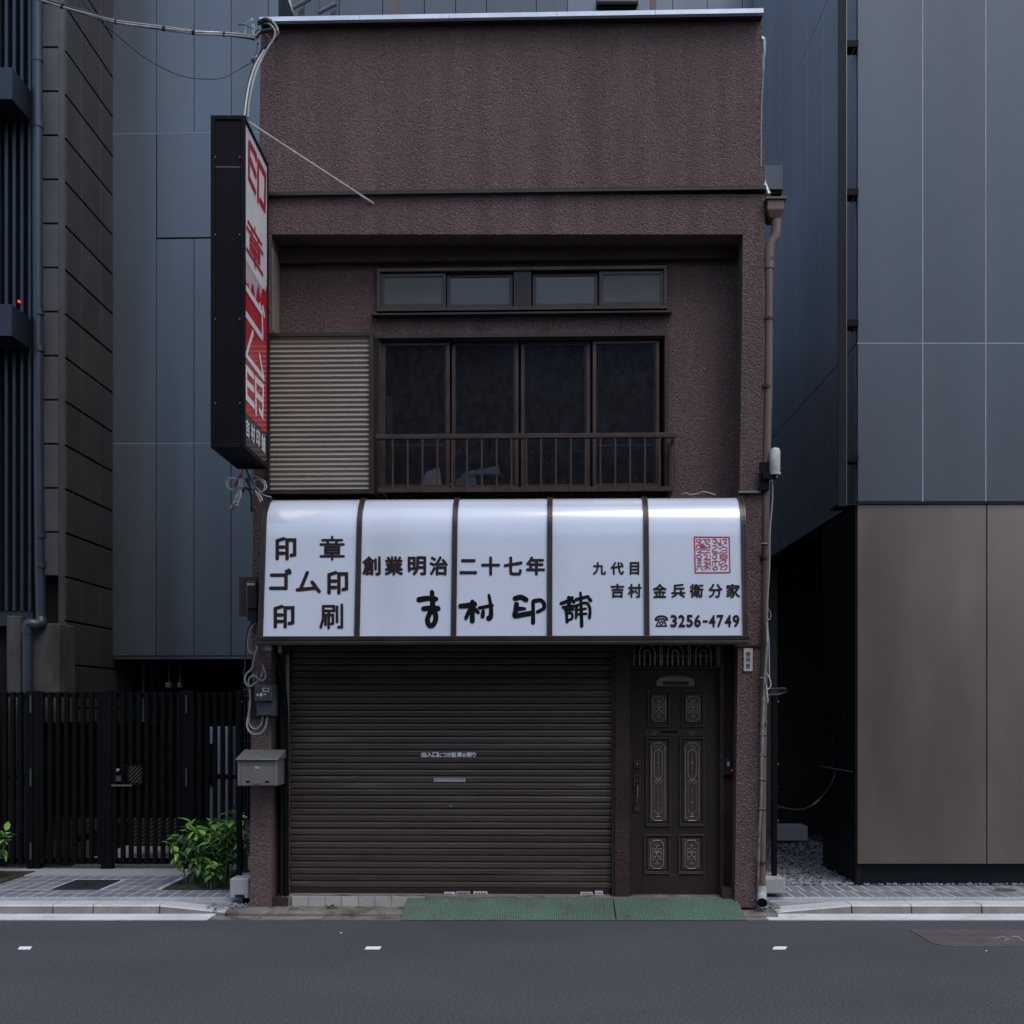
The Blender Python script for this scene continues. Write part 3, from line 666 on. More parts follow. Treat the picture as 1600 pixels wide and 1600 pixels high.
for (p0, q0, p1, q1, long) in panels:
    mb = MB(); q = RM(p0, q0, p1, q1, VD-.02)
    frame_ring(mb, q, .012, VD-.02, VD)
    q2 = (q[0]+.014, q[1]-.014, q[2]+.016, q[3]-.014); frame_ring(mb, q2, .006, VD-.012, VD)
    pn = mb.part('door_panel', 'door_trim', door, bevel=.003)
    MB().box(q2[0]+.018, q2[1]-.018, VD-.011, VD, q2[2]+.022, q2[3]-.022).part('raised_field', 'door_trim', pn, bevel=.004)
    V = VD-.013; o_ = MB(); mx, my = (p0+p1)/2, (q0+q1)/2; iw = 9.6 if not long else 10
    top_, bot = q0+9, q1-9
    tline(o_, octo(mx-iw-.5, top_, mx+iw+.5, bot, 4), .0036, V)
    if not long:
        h = (bot-top_)/2-5
        for sx in (-1, 1):
            tline(o_, [(mx, my-h*.15), (mx+sx*4, my-h*.55), (mx+sx*7, my-h*.45), (mx+sx*6, my-h*.2)], .0029, V-.001, True)
            tline(o_, [(mx+sx*7.5, my-h*.02), (mx+sx*3, my-h*.25), (mx, my)], .0029, V-.001, True)
            tline(o_, [(mx, my), (mx+sx*4, my+h*.25), (mx+sx*7.5, my+h*.02)], .0029, V-.001, True)
            tline(o_, [(mx+sx*1.5, my+h*.15), (mx+sx*5, my+h*.5), (mx+sx*7, my+h*.45), (mx+sx*5.5, my+h*.2)], .0029, V-.001, True)
            tline(o_, [(mx, my-h*.62), (mx+sx*2.5, my-h*.9), (mx+sx*4.5, my-h*.78)], .002, V-.001, True)
            tline(o_, [(mx, my+h*.62), (mx+sx*2.5, my+h*.9), (mx+sx*4.5, my+h*.78)], .002, V-.001, True)
        tline(o_, [(mx, my-h), (mx, my-h*.4)], .0029, V-.001); tline(o_, [(mx, my+h), (mx, my+h*.4)], .0029, V-.001)
        tline(o_, [(mx-3, my-4), (mx+3, my+4)], .0029, V-.001); tline(o_, [(mx+3, my-4), (mx-3, my+4)], .0029, V-.001)
    else:
        tline(o_, [(mx, top_+7), (mx, my-4)], .0018, V-.001); tline(o_, [(mx, my+8), (mx, bot-7)], .0018, V-.001)
        for sx in (-1, 1):
            tline(o_, [(mx+sx*6.5, top_+14), (mx+sx*6.5, my-13), (mx+sx*4, my-6), (mx-sx*4.5, my+4), (mx-sx*7, my)], .0029, V-.001)
            tline(o_, [(mx+sx*7, my), (mx+sx*1, my-5)], .0029, V-.001); tline(o_, [(mx+sx*6.5, my+6), (mx+sx*6.5, bot-13), (mx+sx*6.5, bot-14)], .0018, V-.001)
            tline(o_, [(mx, top_+10), (mx+sx*5, top_+13), (mx+sx*6.5, top_+17)], .0029, V-.001, True)
            tline(o_, [(mx, top_+4), (mx+sx*4, top_+6), (mx+sx*4.5, top_+9)], .002, V-.001, True)
            tline(o_, [(mx+sx*6, bot-15), (mx+sx*2, bot-11), (mx, bot-6), (mx+sx*4, bot-6)], .0029, V-.001, True)
        for yy in (my-30, my+32):
            tline(o_, [(mx-2.5, yy), (mx+2.5, yy)], .002, V-.0012)
    o_.part('ornament', 'door_relief', pn, smooth=True)
q = RM(1002, 1367, 1104, 1400, VD-.006); MB().box(q[0], q[1], VD-.006, VD, q[2], q[3]).part('kick_plate', 'door', door, bevel=.003)
q = RM(1006, 1139.5, 1101, 1150, VD-.008); o = MB().box(q[0], q[1], VD-.008, VD, q[2], q[3]).part('letter_rail', 'brown_metal_red', door, bevel=.002)
q = RM(1032, 1142, 1059, 1145.5, VD-.010); MB().box(q[0], q[1], VD-.0095, VD-.006, q[2], q[3]).part('letter_slot', 'black', o)
for p0, q0, p1, q1 in ((1020,1143,1026,1149),(1078,1143,1086,1149)):
    q = RM(p0, q0, p1, q1, VD-.010); MB().box(q[0], q[1], VD-.0095, VD-.007, q[2], q[3]).part('sticker', 'meter', o)
# header ornament
hp = [(1026,1072),(1026,1062),(1032,1058.5),(1042,1056.5),(1055,1055.5),(1068,1056.5),(1078,1058.5),(1085,1062),(1085,1072)]
mb = MB().prism_y([(UM(x,y,VD-.02).x, UM(x,y,VD-.02).z) for x, y in hp], VD-.018, VD); ho = mb.part('header_ornament', 'door_relief', door, bevel=.002)
MB().px(1036, 1064.5, 1076, 1070.5, VD-.020, VD-.015).part('ornament_slot', 'brown_metal', ho)
mb = MB()
for i in range(13):
    x = 1028+4.6*i; y = 1060.5-3*math.sin(math.pi*i/12); P = UM(x, y, VD-.02); mb.tube([(P.x, VD-.026, P.z), (P.x, VD-.016, P.z)], [.004, .008], 7)
mb.part('leaf_boss', 'brass', ho)
p = UM(1054.5, 1107, VD-.01); MB().tube([(p.x, VD-.012, p.z), (p.x, VD, p.z)], .009, 12).part('door_viewer', 'brass', door)
# handle set
for (p0, q0, p1, q1) in ((990,1187,1001,1200),(990,1210,1001,1238),(990,1258,1000,1268)):
    q = RM(p0, q0, p1, q1, VD-.01); o = MB().box(q[0], q[1], VD-.012, VD, q[2], q[3]).part('lock_plate', 'meter_black', door, bevel=.003)
    mb = MB(); frame_ring(mb, (q[0]+.004, q[1]-.004, q[2]+.004, q[3]-.004), .004, VD-.016, VD-.012); mb.part('plate_rim', 'brass', o)
    cxx, czz = (q[0]+q[1])/2, (q[2]+q[3])/2+.02*(q1-q0 > 20); MB().tube([(cxx, VD-.022, czz), (cxx, VD-.01, czz)], .011, 12).part('cylinder', 'brass', o)
P = [UM(996,1226,VD-.02), UM(996,1229,VD-.05), UM(996,1240,VD-.055), UM(995,1252,VD-.05), UM(995,1256,VD-.03)]
MB().tube(spline(P, 5), .0065, 8).part('door_handle', 'brass', door, smooth=True)
for yy in (1087, 1226, 1370):
    p = UM(1125, yy, VD-.03); MB().tube([(p.x, VD-.035, p.z-.06), (p.x, VD-.035, p.z+.06)], .010, 10).part('hinge', 'brown_metal', door)
# transom grille
q = RM(988, 1005, 1125, 1041, VD+.02); tr = MB().box(q[0], q[1], VD+.045, VD+.05, q[2], q[3]+.06).part('transom_pane', 'glass', door)
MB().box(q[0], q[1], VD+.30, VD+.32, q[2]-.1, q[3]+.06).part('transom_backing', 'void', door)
mb = MB(); V = VD+.01
for k in range(3):
    cx_ = 1011+44*k
    for r_, yb in ((12, 1019), (4.5, 1020)):
        pts = [(cx_-r_, 1040), (cx_-r_, yb)]+[(cx_-r_*math.cos(math.pi*i/8), yb-r_*1.0*math.sin(math.pi*i/8)) for i in range(1, 8)]+[(cx_+r_, yb), (cx_+r_, 1040)]
        tline(mb, pts, .0062, V)
    tline(mb, [(cx_-12, 1009), (cx_-17, 1004)], .0062, V); tline(mb, [(cx_+12, 1009), (cx_+17, 1004)], .0062, V)
    for s in (-1, 1): tline(mb, [(cx_+s*20.5, 1003), (cx_+s*20.5, 1040)], .005, V)
tline(mb, [(990, 1025), (1124, 1025)], .004, V-.004)
mb.part('transom_grille', 'door_relief', door, smooth=True)
MB().px(1122, 1010, 1124.5, 1041, VD-.03, VD).part('paint_worn_stop', 'pipe_grey', door)
# intercom
ic = thing('intercom', 'small dark intercom box with a lit dot on the right door jamb', 'intercom', tuple(UM(1139, 1210, .16)), FM)
MB().px(1132, 1187, 1147, 1211, .16, .2).part('housing', 'meter_black', ic, bevel=.005)
MB().px(1136, 1190, 1140, 1197, .157, .1605).part('button', 'pipe_grey', ic); MB().px(1142.8, 1203.3, 1143.8, 1204.5, .157, .1605).part('lamp', 'led', ic)

# ---------------- awning sign
AWX = [UM(p, 900, -.36).x for p in (410, 560, 710, 859, 1010, 1163)]
AP = []                                                      # profile (v, z)
for i in range(13):
    t = R_(2+80*i/12); AP.append((-.31*math.sin(t), 3.20+.315*math.cos(t)))
zbot = UM(780, 994, -.42).z
for i in range(1, 9):
    f = i/8; AP.append((AP[12][0]+(-.42-AP[12][0])*f, AP[12][1]+(zbot-AP[12][1])*f))
def aoff(lift):
    out = []
    for i, (v, z) in enumerate(AP):
        a = AP[max(i-1, 0)]; b = AP[min(i+1, len(AP)-1)]; t = Vector((b[0]-a[0], b[1]-a[1])).normalized(); n = Vector((t.y, -t.x))
        out.append((v+n.x*lift, z+n.y*lift))
    return out
_cache = {}
def surfA(px, py, lift):
    P = _cache.setdefault(round(lift, 5), aoff(lift)); c, d = ray(px, py, FM); best = None
    for (v0, z0), (v1, z1) in zip(P[:-1], P[1:]):
        # c + t d = p0 + s (p1-p0) in (y,z)
        A = d.y*(-(z1-z0)) + (v1-v0)*d.z
        if abs(A) < 1e-12: continue
        t = ((v0-c.y)*(-(z1-z0)) + (v1-v0)*(z0-c.z))/A
        q = c+t*d; den = (v1-v0)**2+(z1-z0)**2; s = ((q.y-v0)*(v1-v0)+(q.z-z0)*(z1-z0))/den
        if -.02 <= s <= 1.02 and t > 0 and (best is None or t < best): best = t
    if best is None: best = (-.4-c.y)/d.y
    return c+best*d
if (aoff(.01)[10][0] > AP[10][0]):                           # make sure lift points outwards
    _o = aoff
    aoff = lambda l: _o(-l)
aw = thing('awning_sign', 'white curved awning sign with dark ribs, Japanese lettering and a red seal', 'awning', (sum(AWX)/6, 0, zbot), FM)
PF = aoff(0); PBk = aoff(-.006)
for i in range(5):
    x0, x1 = AWX[i]+.012, AWX[i+1]-.012; n = len(PF); mb = MB()
    mb.v = [(x0, y, z) for y, z in PF]+[(x1, y, z) for y, z in PF]+[(x0, y, z) for y, z in PBk]+[(x1, y, z) for y, z in PBk]
    for j in range(n-1):
        mb.f += [(j, n+j, n+j+1, j+1), (2*n+j, 2*n+j+1, 3*n+j+1, 3*n+j)]
    mb.part('awning_panel', 'white_acrylic', aw, smooth=True)
RO, RI = aoff(.014), aoff(-.02)
for i, X in enumerate(AWX):
    w = .022; n = len(RO); mb = MB()
    for k, (xx, sh_) in enumerate(((X-w, 0), (X-w*.35, 0), (X-w*.35, .006), (X+w*.35, .006), (X+w*.35, 0), (X+w, 0))):
        R3 = aoff(.014-sh_); mb.v += [(xx, y, z) for y, z in R3]
    mb.v += [(X+w, y, z) for y, z in RI]+[(X-w, y, z) for y, z in RI]
    for k in range(8):
        kk = (k+1) % 8
        for j in range(n-1): mb.f.append((k*n+j, kk*n+j, kk*n+j+1, k*n+j+1))
    mb.part('awning_rib', 'brown_metal', aw)
for X, s in ((AWX[0], -1), (AWX[-1], 1)):
    mb = MB().prism_x([(0.0, zbot)]+[(y, z) for y, z in reversed(aoff(-.004))]+[(0.0, AP[0][1])], X-.004, X+.004); mb.part('end_cheek', 'brown_metal', aw)
a, b, c, d = RM(399, 993.5, 1172, 1001, -.44)
MB().box(a, b, -.445, -.36, c, d).part('front_beam', 'brown_metal', aw, bevel=.004)
a, b, c, d = RM(398, 1001.5, 1170, 1007.5, -.455)
MB().box(a, b, -.455, -.35, c, d).part('gutter_lip', 'brown_metal', aw, bevel=.006)
for X in (AWX[0]+.1, AWX[-1]-.1, (AWX[0]+AWX[-1])/2): MB().box(X-.02, X+.02, -.36, 0.3, zbot-.04, zbot-.005).part('underside_bracket', 'brown_metal', aw)
MB().box(AWX[0], AWX[-1], -.02, .32, 3.50, 3.515).part('top_flashing', 'brown_metal', aw)
LW = 5.6
def chS(box, k, w):
    m_ = MB(); strokes(m_, box, k, w, surfA, .003); m_.part('character', 'letter', aw, recalc=False)
def chG(ch, box, bold):
    m_ = MB(); glyph(m_, ch, box, surfA, .003, bold); m_.part('character', 'letter', aw, recalc=False)
chS((430, 841, 462, 873.5), K_IN, LW); chS((500, 839, 538, 874), K_SHO, 3.9)
chS((422, 892, 451, 922), K_GO, LW); chS((464, 894, 500, 924), K_MU, LW); chS((511, 894, 543, 927), K_IN, LW)
chS((427, 947, 459, 980), K_IN, LW); chS((500, 945, 536, 981), K_SATSU, 4.4)
def gl_row(s, xs, w, y0, y1, bold):
    for ch, x in zip(s, xs):
        b_ = (x, y0, x+w, y1)
        if ch == '二': b_ = (x+1, y0+4, x+w-1, y1-2)
        if ch == '目': b_ = (x+3, y0, x+w-3, y1)
        chG(ch, b_, bold)
gl_row('創業明治', (566, 601, 637, 671), 29, 869, 899, .034)
gl_row('二十七年', (717, 752, 787, 822), 29.5, 869.5, 899, .036)
gl_row('九代目', (926, 954, 981), 21, 878, 898, .03)
gl_row('吉村', (954, 981), 21.5, 912, 934, .032); gl_row('金兵衛分家', (1020, 1049, 1077.5, 1107, 1134.5), 22, 912, 934, .028)
x = 1047.5
for ch in '3256-4749':
    if ch == '-': chG(ch, (x+1, 969, x+9, 972.5), .012); x += 10.5
    else: chG(ch, (x, 960.5, x+10.6, 980), .036); x += 12.4
# telephone symbol: handset over a round dial
ph = MB()
for k_, (p_, w_) in enumerate((([(1024.5,968.5),(1026,965),(1031,963),(1036,963),(1041,965),(1042.5,968.5)], 3.2), ([(1024.5,967),(1027.5,968.5)], 3), ([(1042.5,967),(1039.5,968.5)], 3),
    ([(1030,967),(1028.5,972),(1025.5,978),(1041.5,978),(1038.5,972),(1037,967)], 2.2), ([(1030.5,967),(1036.5,967)], 2.2),
    ([(1033.5,970.5),(1030.7,973),(1033.5,976),(1036.3,973),(1033.5,970.5)], 1.6))):
    ribbon(ph, p_, w_, surfA, .003, len(p_) > 4 and k_ in (0, 5), dz=k_*.0004)
ph.part('telephone_symbol', 'letter', aw, recalc=False)
ct = 0
for key in HB:
    HBm = MB()
    for (pts, wa, wb) in HB[key]:
        ribbon(HBm, pts, .82 if key == 'ho' else 1.14, surfA, .003, True, taper=(wa, wb), dz=(ct % 7)*.0004); ct += 1
    HBm.part('brush_character', 'ink', aw, recalc=False)
SL = MB(); sx0, sy0, S_ = 1085, 839, 54
def sq(pts, w=1.5, dz=0): ribbon(SL, [(sx0+S_*x/16., sy0+S_*y/16.) for x, y in pts], w, surfA, .003, len(pts) > 2 and w < 1.8, dz=dz)
ribbon(SL, [(1085,839),(1139,839.5)], 1.9, surfA, .003); ribbon(SL, [(1139.5,839),(1140.5,895)], 1.9, surfA, .0033)
ribbon(SL, [(1140.5,894.5),(1086,895)], 1.9, surfA, .0036); ribbon(SL, [(1086.5,895),(1085,839)], 1.9, surfA, .0039)
seal = [
 [(1,1),(1.4,2.2),(2.6,2.6),(3.3,1.4),(2,1.0)],[(2.2,2),(3,3.2),(4.4,3.2)],[(4.2,1),(5.2,1.6),(6.4,1),(7.2,1.8),(6,2.6)],[(5,1.2),(5.5,3),(7,3.6),(7.4,4.6)],
 [(1,5),(1.2,3.8),(2.2,3.6),(3,4.6)],[(4.6,4),(5.6,4.8),(7,4.8)],[(1,6),(2.2,5.4),(3.2,6.2),(1.8,7),(3.6,7.3),(7.2,7.2)],[(4,6),(5.2,5.6),(6.6,6.2),(7.2,5.6)],
 [(8.4,1.2),(9.6,.9),(10.4,1.8),(9.6,2.8),(8.6,2.2)],[(9.8,1.2),(11.2,3),(12.2,2.6)],[(12,1),(12.2,3.4)],[(11.2,3.7),(13.4,3.7)],[(13,1.4),(14,1),(15,1.6),(14,2.6),(15,3)],
 [(8.4,4.2),(9.6,3.8),(10.4,4.8),(9,5.4),(8.4,6.4),(10.6,6.8)],[(11,5),(12.6,5.2)],[(12.8,4.6),(14.8,4.8),(14.8,6),(13,6.2)],[(8.4,7.4),(12,7.4),(12.4,6.6)],[(12.8,7.4),(15,7.2),(15,6.4)],
 [(1,8.6),(2.2,8.2),(3.4,9),(2.4,10),(1.2,9.4)],[(1.6,11),(2.4,10.2),(3.2,11)],[(2.4,10),(2.4,13.4)],[(1.4,12),(3.4,12)],[(1.2,13.4),(3.6,13.4)],[(1,15),(1.8,14)],[(3,14),(3.8,15.2)],
 [(4.4,8.4),(5.6,8.2),(6,9.2),(5,9.8)],[(5.8,9.8),(5.8,15.2)],[(4.4,10.4),(7.4,10.4)],[(4.6,11.6),(7.2,12.6)],[(4.4,13.6),(5.6,12.6)],[(4.6,15.2),(5.4,13.8)],[(6.2,13.6),(7.4,15)],[(7.4,8.4),(7.2,9.6)],[(7.2,10.8),(7.4,13.4)],
 [(8.6,8.4),(9.8,8.2),(10.4,9.2),(9.2,10),(8.4,9.4)],[(9.8,10),(9.8,13.4)],[(8.4,11.4),(11.4,11.4),(11.4,13)],[(8.4,11.4),(8.5,13.2)],[(8.6,14.4),(9.8,13.8),(10.8,14.4),(9.8,15.2),(8.6,14.8)],
 [(12,8.4),(15,8.4),(15,10)],[(12,8.4),(12.2,10),(15,10)],[(12.4,9.2),(14.6,9.2)],[(12.2,11.2),(13.6,10.6),(14.8,11.2),(13.4,12.2),(12,12.8),(13,13.8),(14.8,12.8),(15,14.4),(13.8,15.2)],[(12.2,14.4),(12.8,15.2)]]
for i, s in enumerate(seal): sq(s, 1.45, dz=(i % 5)*.0003)
sq([(3.4,4.3),(4.4,4.5)], 5.2, .002)
SL.part('red_seal', 'seal', aw, recalc=False)

# ================================================================ PROJECTING SIGN BOX
SX1, SY0, SY1, SZ0, SZ1 = -2.212, 9.146, 9.98, 3.755, 6.325; SX0 = -2.478
sg = thing('projecting_sign', 'tall black box sign with white and red Japanese side face on the left corner', 'sign', ((SX0+SX1)/2, SY1, SZ0))
e = .035
MB().box(SX0+.012, SX1-.012, SY0+.012, SY1-.012, SZ0+.012, SZ1-.012).part('cabinet', 'black_gloss', sg)
fr = MB()
for x in (SX0, SX1-e):
    for y in (SY0, SY1-e): fr.box(x, x+e, y, y+e, SZ0, SZ1)
for z in (SZ0, SZ1-e):
    for y in (SY0, SY1-e): fr.box(SX0+e, SX1-e, y, y+e, z, z+e)
    for x in (SX0, SX1-e): fr.box(x, x+e, SY0+e, SY1-e, z, z+e)
fr.part('sign_frame', 'black_gloss', sg, bevel=.004)
MB().box(SX0+e, SX1-e, SY0+.009, SY0+.0118, SZ1-.40, SZ1-.395).part('joint_strip', 'mailbox', sg)
for x in (SX0+e+.004, SX1-e-.004):
    for z in (4.1, 4.75, 5.4, 6.0): MB().tube([(x, SY0-.004, z), (x, SY0+.002, z)], .006, 8).part('screw', 'mailbox', sg)
def surfG(px, py, l):
    X = SX1-.011+l
    c, d = ray(px, py, I4); t = (X-c.x)/d.x; return c+t*d
def facep(pts, lift, name, m):
    mb = MB(); mb.v = [(SX1-.011+lift, y, z) for y, z in pts]; mb.f = [tuple(range(len(pts)))]
    return mb.part(name, m, sg, recalc=False)
y0, y1 = SY0+e, SY1-e
zig = [(9.12,5.03),(9.17,5.09),(9.23,5.03),(9.29,5.06),(9.36,4.99),(9.41,5.10),(9.47,5.10),(9.53,4.98),(9.58,5.10),(9.64,5.18),(9.70,5.08),(9.76,5.17),(9.83,5.21),(9.89,5.20),(9.96,5.30)]
zig = [(max(y0, min(y1, a)), b+.02) for a, b in zig]
zd = lambda y: 5.235+(y-9.1)*(-.04)
facep([(y0, zd(y0)), (y0, SZ1-e), (y1, SZ1-e), (y1, zd(y1))], .002, 'white_face', 'sign_white')
facep([(y0, 4.2), (y0, zd(y0)-.006), (y1, zd(y1)-.006), (y1, 4.2)], .002, 'tinted_face', 'sign_pink')
facep([(y0, 4.045)]+zig+[(y1, 4.045)], .004, 'red_face', 'sign_red')
facep([(y0, SZ0+e), (y0, 4.043), (y1, 4.043), (y1, SZ0+e)], .004, 'black_face', 'sign_black')
dd = [0]
def sgs(mb, pts, w, px_space=True, o=(310,170), s=5.517):
    dd[0] += 1
    P = [(o[0]+a/s, o[1]+b/s) for a, b in pts]
    # ribbons are cut in face metres so that their width stays true on the face
    Q = [surfG(a, b, 0) for a, b in P]
    ribbon(mb, [(q.y, q.z) for q in Q], w, lambda a, b, l: Vector((SX1-.011+l, a, b)), .0065, dz=(dd[0] % 6)*.0004)
w = .050; mb = MB()
for s in ([(432,290),(492,400),(492,430)],[(432,290),(430,590),(485,715)],[(434,420),(490,575)],[(508,790),(510,450),(572,575),(566,865),(526,790)]): sgs(mb, s, w)
mb.part('red_character', 'sign_letter_red', sg, recalc=False); mb = MB()
Y0, Y1, Z0, Z1 = 9.21, 9.80, 5.28, 5.60
for i, s in enumerate(K_SHO): ribbon(mb, [(Y0+(Y1-Y0)*a, Z1-(Z1-Z0)*b) for a, b in s], .026, lambda a, b, l: Vector((SX1-.011+l, a, b)), .0065, dz=(i % 6)*.0004)
mb.part('red_character', 'sign_letter_red', sg, recalc=False)
o2 = dict(o=(310,420), s=4.1)
def wl(L):
    m_ = MB()
    for s in L: sgs(m_, s, .050, **o2)
    m_.part('white_character', 'sign_white', sg, recalc=False)
wl(([(302,125),(402,285),(405,440)],[(300,288),(402,440)],[(388,232),(396,262)],[(408,250),(416,296)])); wl(([(343,408),(300,552),(408,695)],[(386,556),(412,700)])); wl((
          [(345,690),(300,635),(302,822),(350,880)],[(304,728),(348,775)],[(364,925),(360,705),(410,755),(406,945),(386,905)],[(364,800),(406,848)]))
def surfG2(px, py, l): return surfG(px, py, l)
for ch, bx in (('吉', (9.19, 9.31, 3.86, 4.0)), ('村', (9.36, 9.49, 3.86, 4.0)), ('印', (9.54, 9.67, 3.86, 4.0)), ('舗', (9.72, 9.86, 3.86, 4.0))):
    mb = MB(); glyph(mb, ch, (bx[0], -bx[3], bx[1], -bx[2]), lambda a, b, l: Vector((SX1-.011+l, a, -b)), .007, .035)
    mb.part('small_character', 'sign_white', sg, recalc=False)
MB().box(SX1-.15, SX1-.05, SY1, 10.14, 5.9, 5.95).box(SX1-.15, SX1-.05, SY1, 10.14, 4.1, 4.15).part('wall_bracket', 'black', sg)

MB().tube([W(388.5, 191, 9.25), FM @ UM(585, 319, .01)], .009, 8).top('stay_rod', 'cable_white', 'thin white steel stay from the box sign to the wall', 'rod')

# ================================================================ CABLES
def cable(label, pts, r, m, cat='cable', name='cable', group=None, k=7):
    return MB().tube(spline([W(*p) for p in pts], k), r, 7).top(name, m, label, cat, smooth=True, group=group)
ov = thing('overhead_cable_bundle', 'bundle of silver overhead cables sweeping in from upper left to the roof corner', 'cable', tuple(W(400, 48, 9.9)))
for k in range(4):
    pts = []
    for i, (x, y, z) in enumerate([(20,-14,8.2),(60,-3,8.4),(100,10,8.6),(140,22,8.75),(180,33,8.95),(225,40,9.15),(270,46,9.35),(310,51,9.55),(350,53,9.7),(385,57,9.85),(398,60,9.92)]):
        an = k*1.57+i*.5; pts.append(W(x+1.2*math.cos(an), y+2.3*math.sin(an), z+.01*math.cos(an)))
    MB().tube(spline(pts, 5), .0085, 7).part('strand', ['silver','cable_grey','cable_black','cable_grey'][k], ov, smooth=True)
for (x, y, z) in ((97,9,8.58),(180,33.5,8.95),(256,44.5,9.28),(302,50.5,9.5),(350,53.5,9.7)):
    MB().tube([W(x-1.5, y-.3, z), W(x+1.5, y+.3, z)], .021, 10).part('cable_tie', 'cable_black', ov)
cable('thin black wire sagging from the upper left to the insulator below the roof', [(118,-12,8.9),(150,28,9.05),(180,52,9.2),(215,82,9.35),(250,104,9.5),(285,119,9.62),(320,123.5,9.75),(350,121,9.85),(378,106,9.92),(395,97,9.96)], .0035, 'cable_black', name='wire')
jn = thing('cable_junction', 'tangle of spliced cables and clamps at the roof corner', 'cable', tuple(W(405, 45, 9.95)))
def jp(pts, r, m, nm='lead', k=6): MB().tube(spline([W(*p) for p in pts], k), r, 7).part(nm, m, jn, smooth=True)
jp([(398,60,9.93),(403,56,9.93),(410,50,9.92),(430,46,9.9)], .009, 'cable_black'); jp([(408,50,9.91),(420,47.5,9.9),(430,46,9.9)], .018, 'cable_black', 'splice')
jp([(402,38,9.94),(412,33,9.92),(425,34,9.9),(433,44,9.9),(433,55,9.9),(425,66,9.9),(418,78,9.92)], .010, 'cable_grey')
jp([(404,36,9.93),(415,31,9.9),(424,34,9.9)], .020, 'cable_black', 'splice')
jp([(430,46,9.9),(435,52,9.9),(431,60,9.9),(420,68,9.9),(410,78,9.9),(404,90,9.9),(395,108,9.85),(389,130,9.75),(385,155,9.5),(383,181,9.3)], .013, 'cable_black')
jp([(418,35,9.9),(428,45,9.89),(429,58,9.89),(419,74,9.88),(409,92,9.86),(401,110,9.8),(394,135,9.7),(389,160,9.5),(387,184,9.3)], .009, 'cable_grey')
jp([(413,78,9.88),(400,100,9.84),(391,125,9.74),(386,150,9.5),(382,181,9.25)], .007, 'cable_white')
jp([(383,37,9.93),(390,33,9.93),(397,40,9.93),(396,52,9.93),(388,60,9.93),(383,52,9.93),(384,40,9.93)], .0035, 'cable_white')
jp([(372,39,9.9),(380,38,9.9),(390,42,9.93),(397,46,9.93)], .007, 'cable_blue'); jp([(368,50,9.88),(378,55,9.9),(386,58,9.92)], .008, 'cable_red')
jp([(396,33,9.93),(394,44,9.93),(398,56,9.93)], .004, 'cable_white'); jp([(405,45,9.9),(399,50,9.93),(396,58,9.93)], .005, 'cable_blue')
jp([(415,52,9.9),(422,60,9.9),(424,64,9.9)], .003, 'cable_red'); jp([(393,33,9.93),(396,32,9.93)], .018, 'cable_white', 'clamp')
jp([(403,56,9.95),(403,68,9.95)], .012, 'cable_grey', 'clamp'); jp([(403,68,9.95),(401,78,9.95),(399,90,9.95)], .003, 'cable_black')
ins = thing('insulator', 'small blue and white insulator at the upper left wall edge', 'insulator', tuple(W(398, 95, 9.96)))
MB().tube([W(396,95,9.95), W(400,92,10.02)], [.02,.026], 10).part('insulator_body', 'cable_blue', ins); MB().tube([W(400,92,9.94), W(402,90,10.0)], .018, 10).part('insulator_cap', 'cable_white', ins)
MB().tube([W(394,97,9.96), W(378,106,9.92)], .005, 6).part('hook_arm', 'cable_black', ins)

bd = thing('wire_tangle', 'hanging tangle of loose grey and coloured wires under the box sign', 'wires', tuple(W(380, 740, 9.95)))
def bp(pts, r, m, nm='lead'): MB().tube(spline([W(*p) for p in pts], 6), r*1.35, 6).part(nm, m, bd, smooth=True)
bp([(378,733,9.9),(378,745,9.9),(377,762,9.88)], .010, 'cable_grey', 'conduit'); bp([(377,748,9.87),(376,762,9.87)], .017, 'pipe_grey', 'connector')
bp([(377,740,9.9),(371,752,9.88),(366,761,9.88)], .008, 'cable_red'); bp([(384,733,9.95),(388,742,9.95),(395,752,9.95),(399,762,9.95)], .008, 'cable_blue')
bp([(386,747,9.9),(391,756,9.9),(395,765,9.9)], .018, 'meter', 'connector')
bp([(391,733,9.98),(396,742,9.98),(408,749,9.98),(414,753,9.98),(416,763,9.98),(408,768,9.98),(399,760,9.98),(398,751,9.98),(405,750,9.98),(413,757,9.98),(412,766,9.98)], .0045, 'cable_white')
bp([(400,768,9.97),(406,774,9.97),(410,782,9.97)], .006, 'cable_white'); bp([(397,765,9.97),(402,774,9.97),(407,784,9.97)], .006, 'brass')
bp([(404,768,9.98),(413,774,9.98),(424,777,9.98)], .004, 'cable_grey')
bp([(371,749,9.88),(361,747,9.87),(356,754,9.87),(358,764,9.87),(364,765,9.88)], .006, 'cable_white'); bp([(369,747,9.88),(357,746,9.86),(353,752,9.86),(355,762,9.86)], .003, 'cable_white')
for i in range(9):
    a_ = random.uniform(-3, 3); bp([(376+a_*.5,764,9.87),(374+a_,775,9.85),(369+a_*1.3,787,9.84),(360+i*1.6+a_,796-i*1.2+a_,9.83)], random.uniform(.004,.007), random.choice(['cable_grey','cable_black','cable_grey','cable_white']))
bp([(378,770,9.87),(383,763,9.87),(390,767,9.9),(393,778,9.95),(393,800,9.98)], .008, 'cable_black'); bp([(364,790,9.82),(361,796,9.82)], .013, 'brass', 'connector')
bp([(372,772,9.84),(368,779,9.84)], .009, 'cable_white', 'connector')

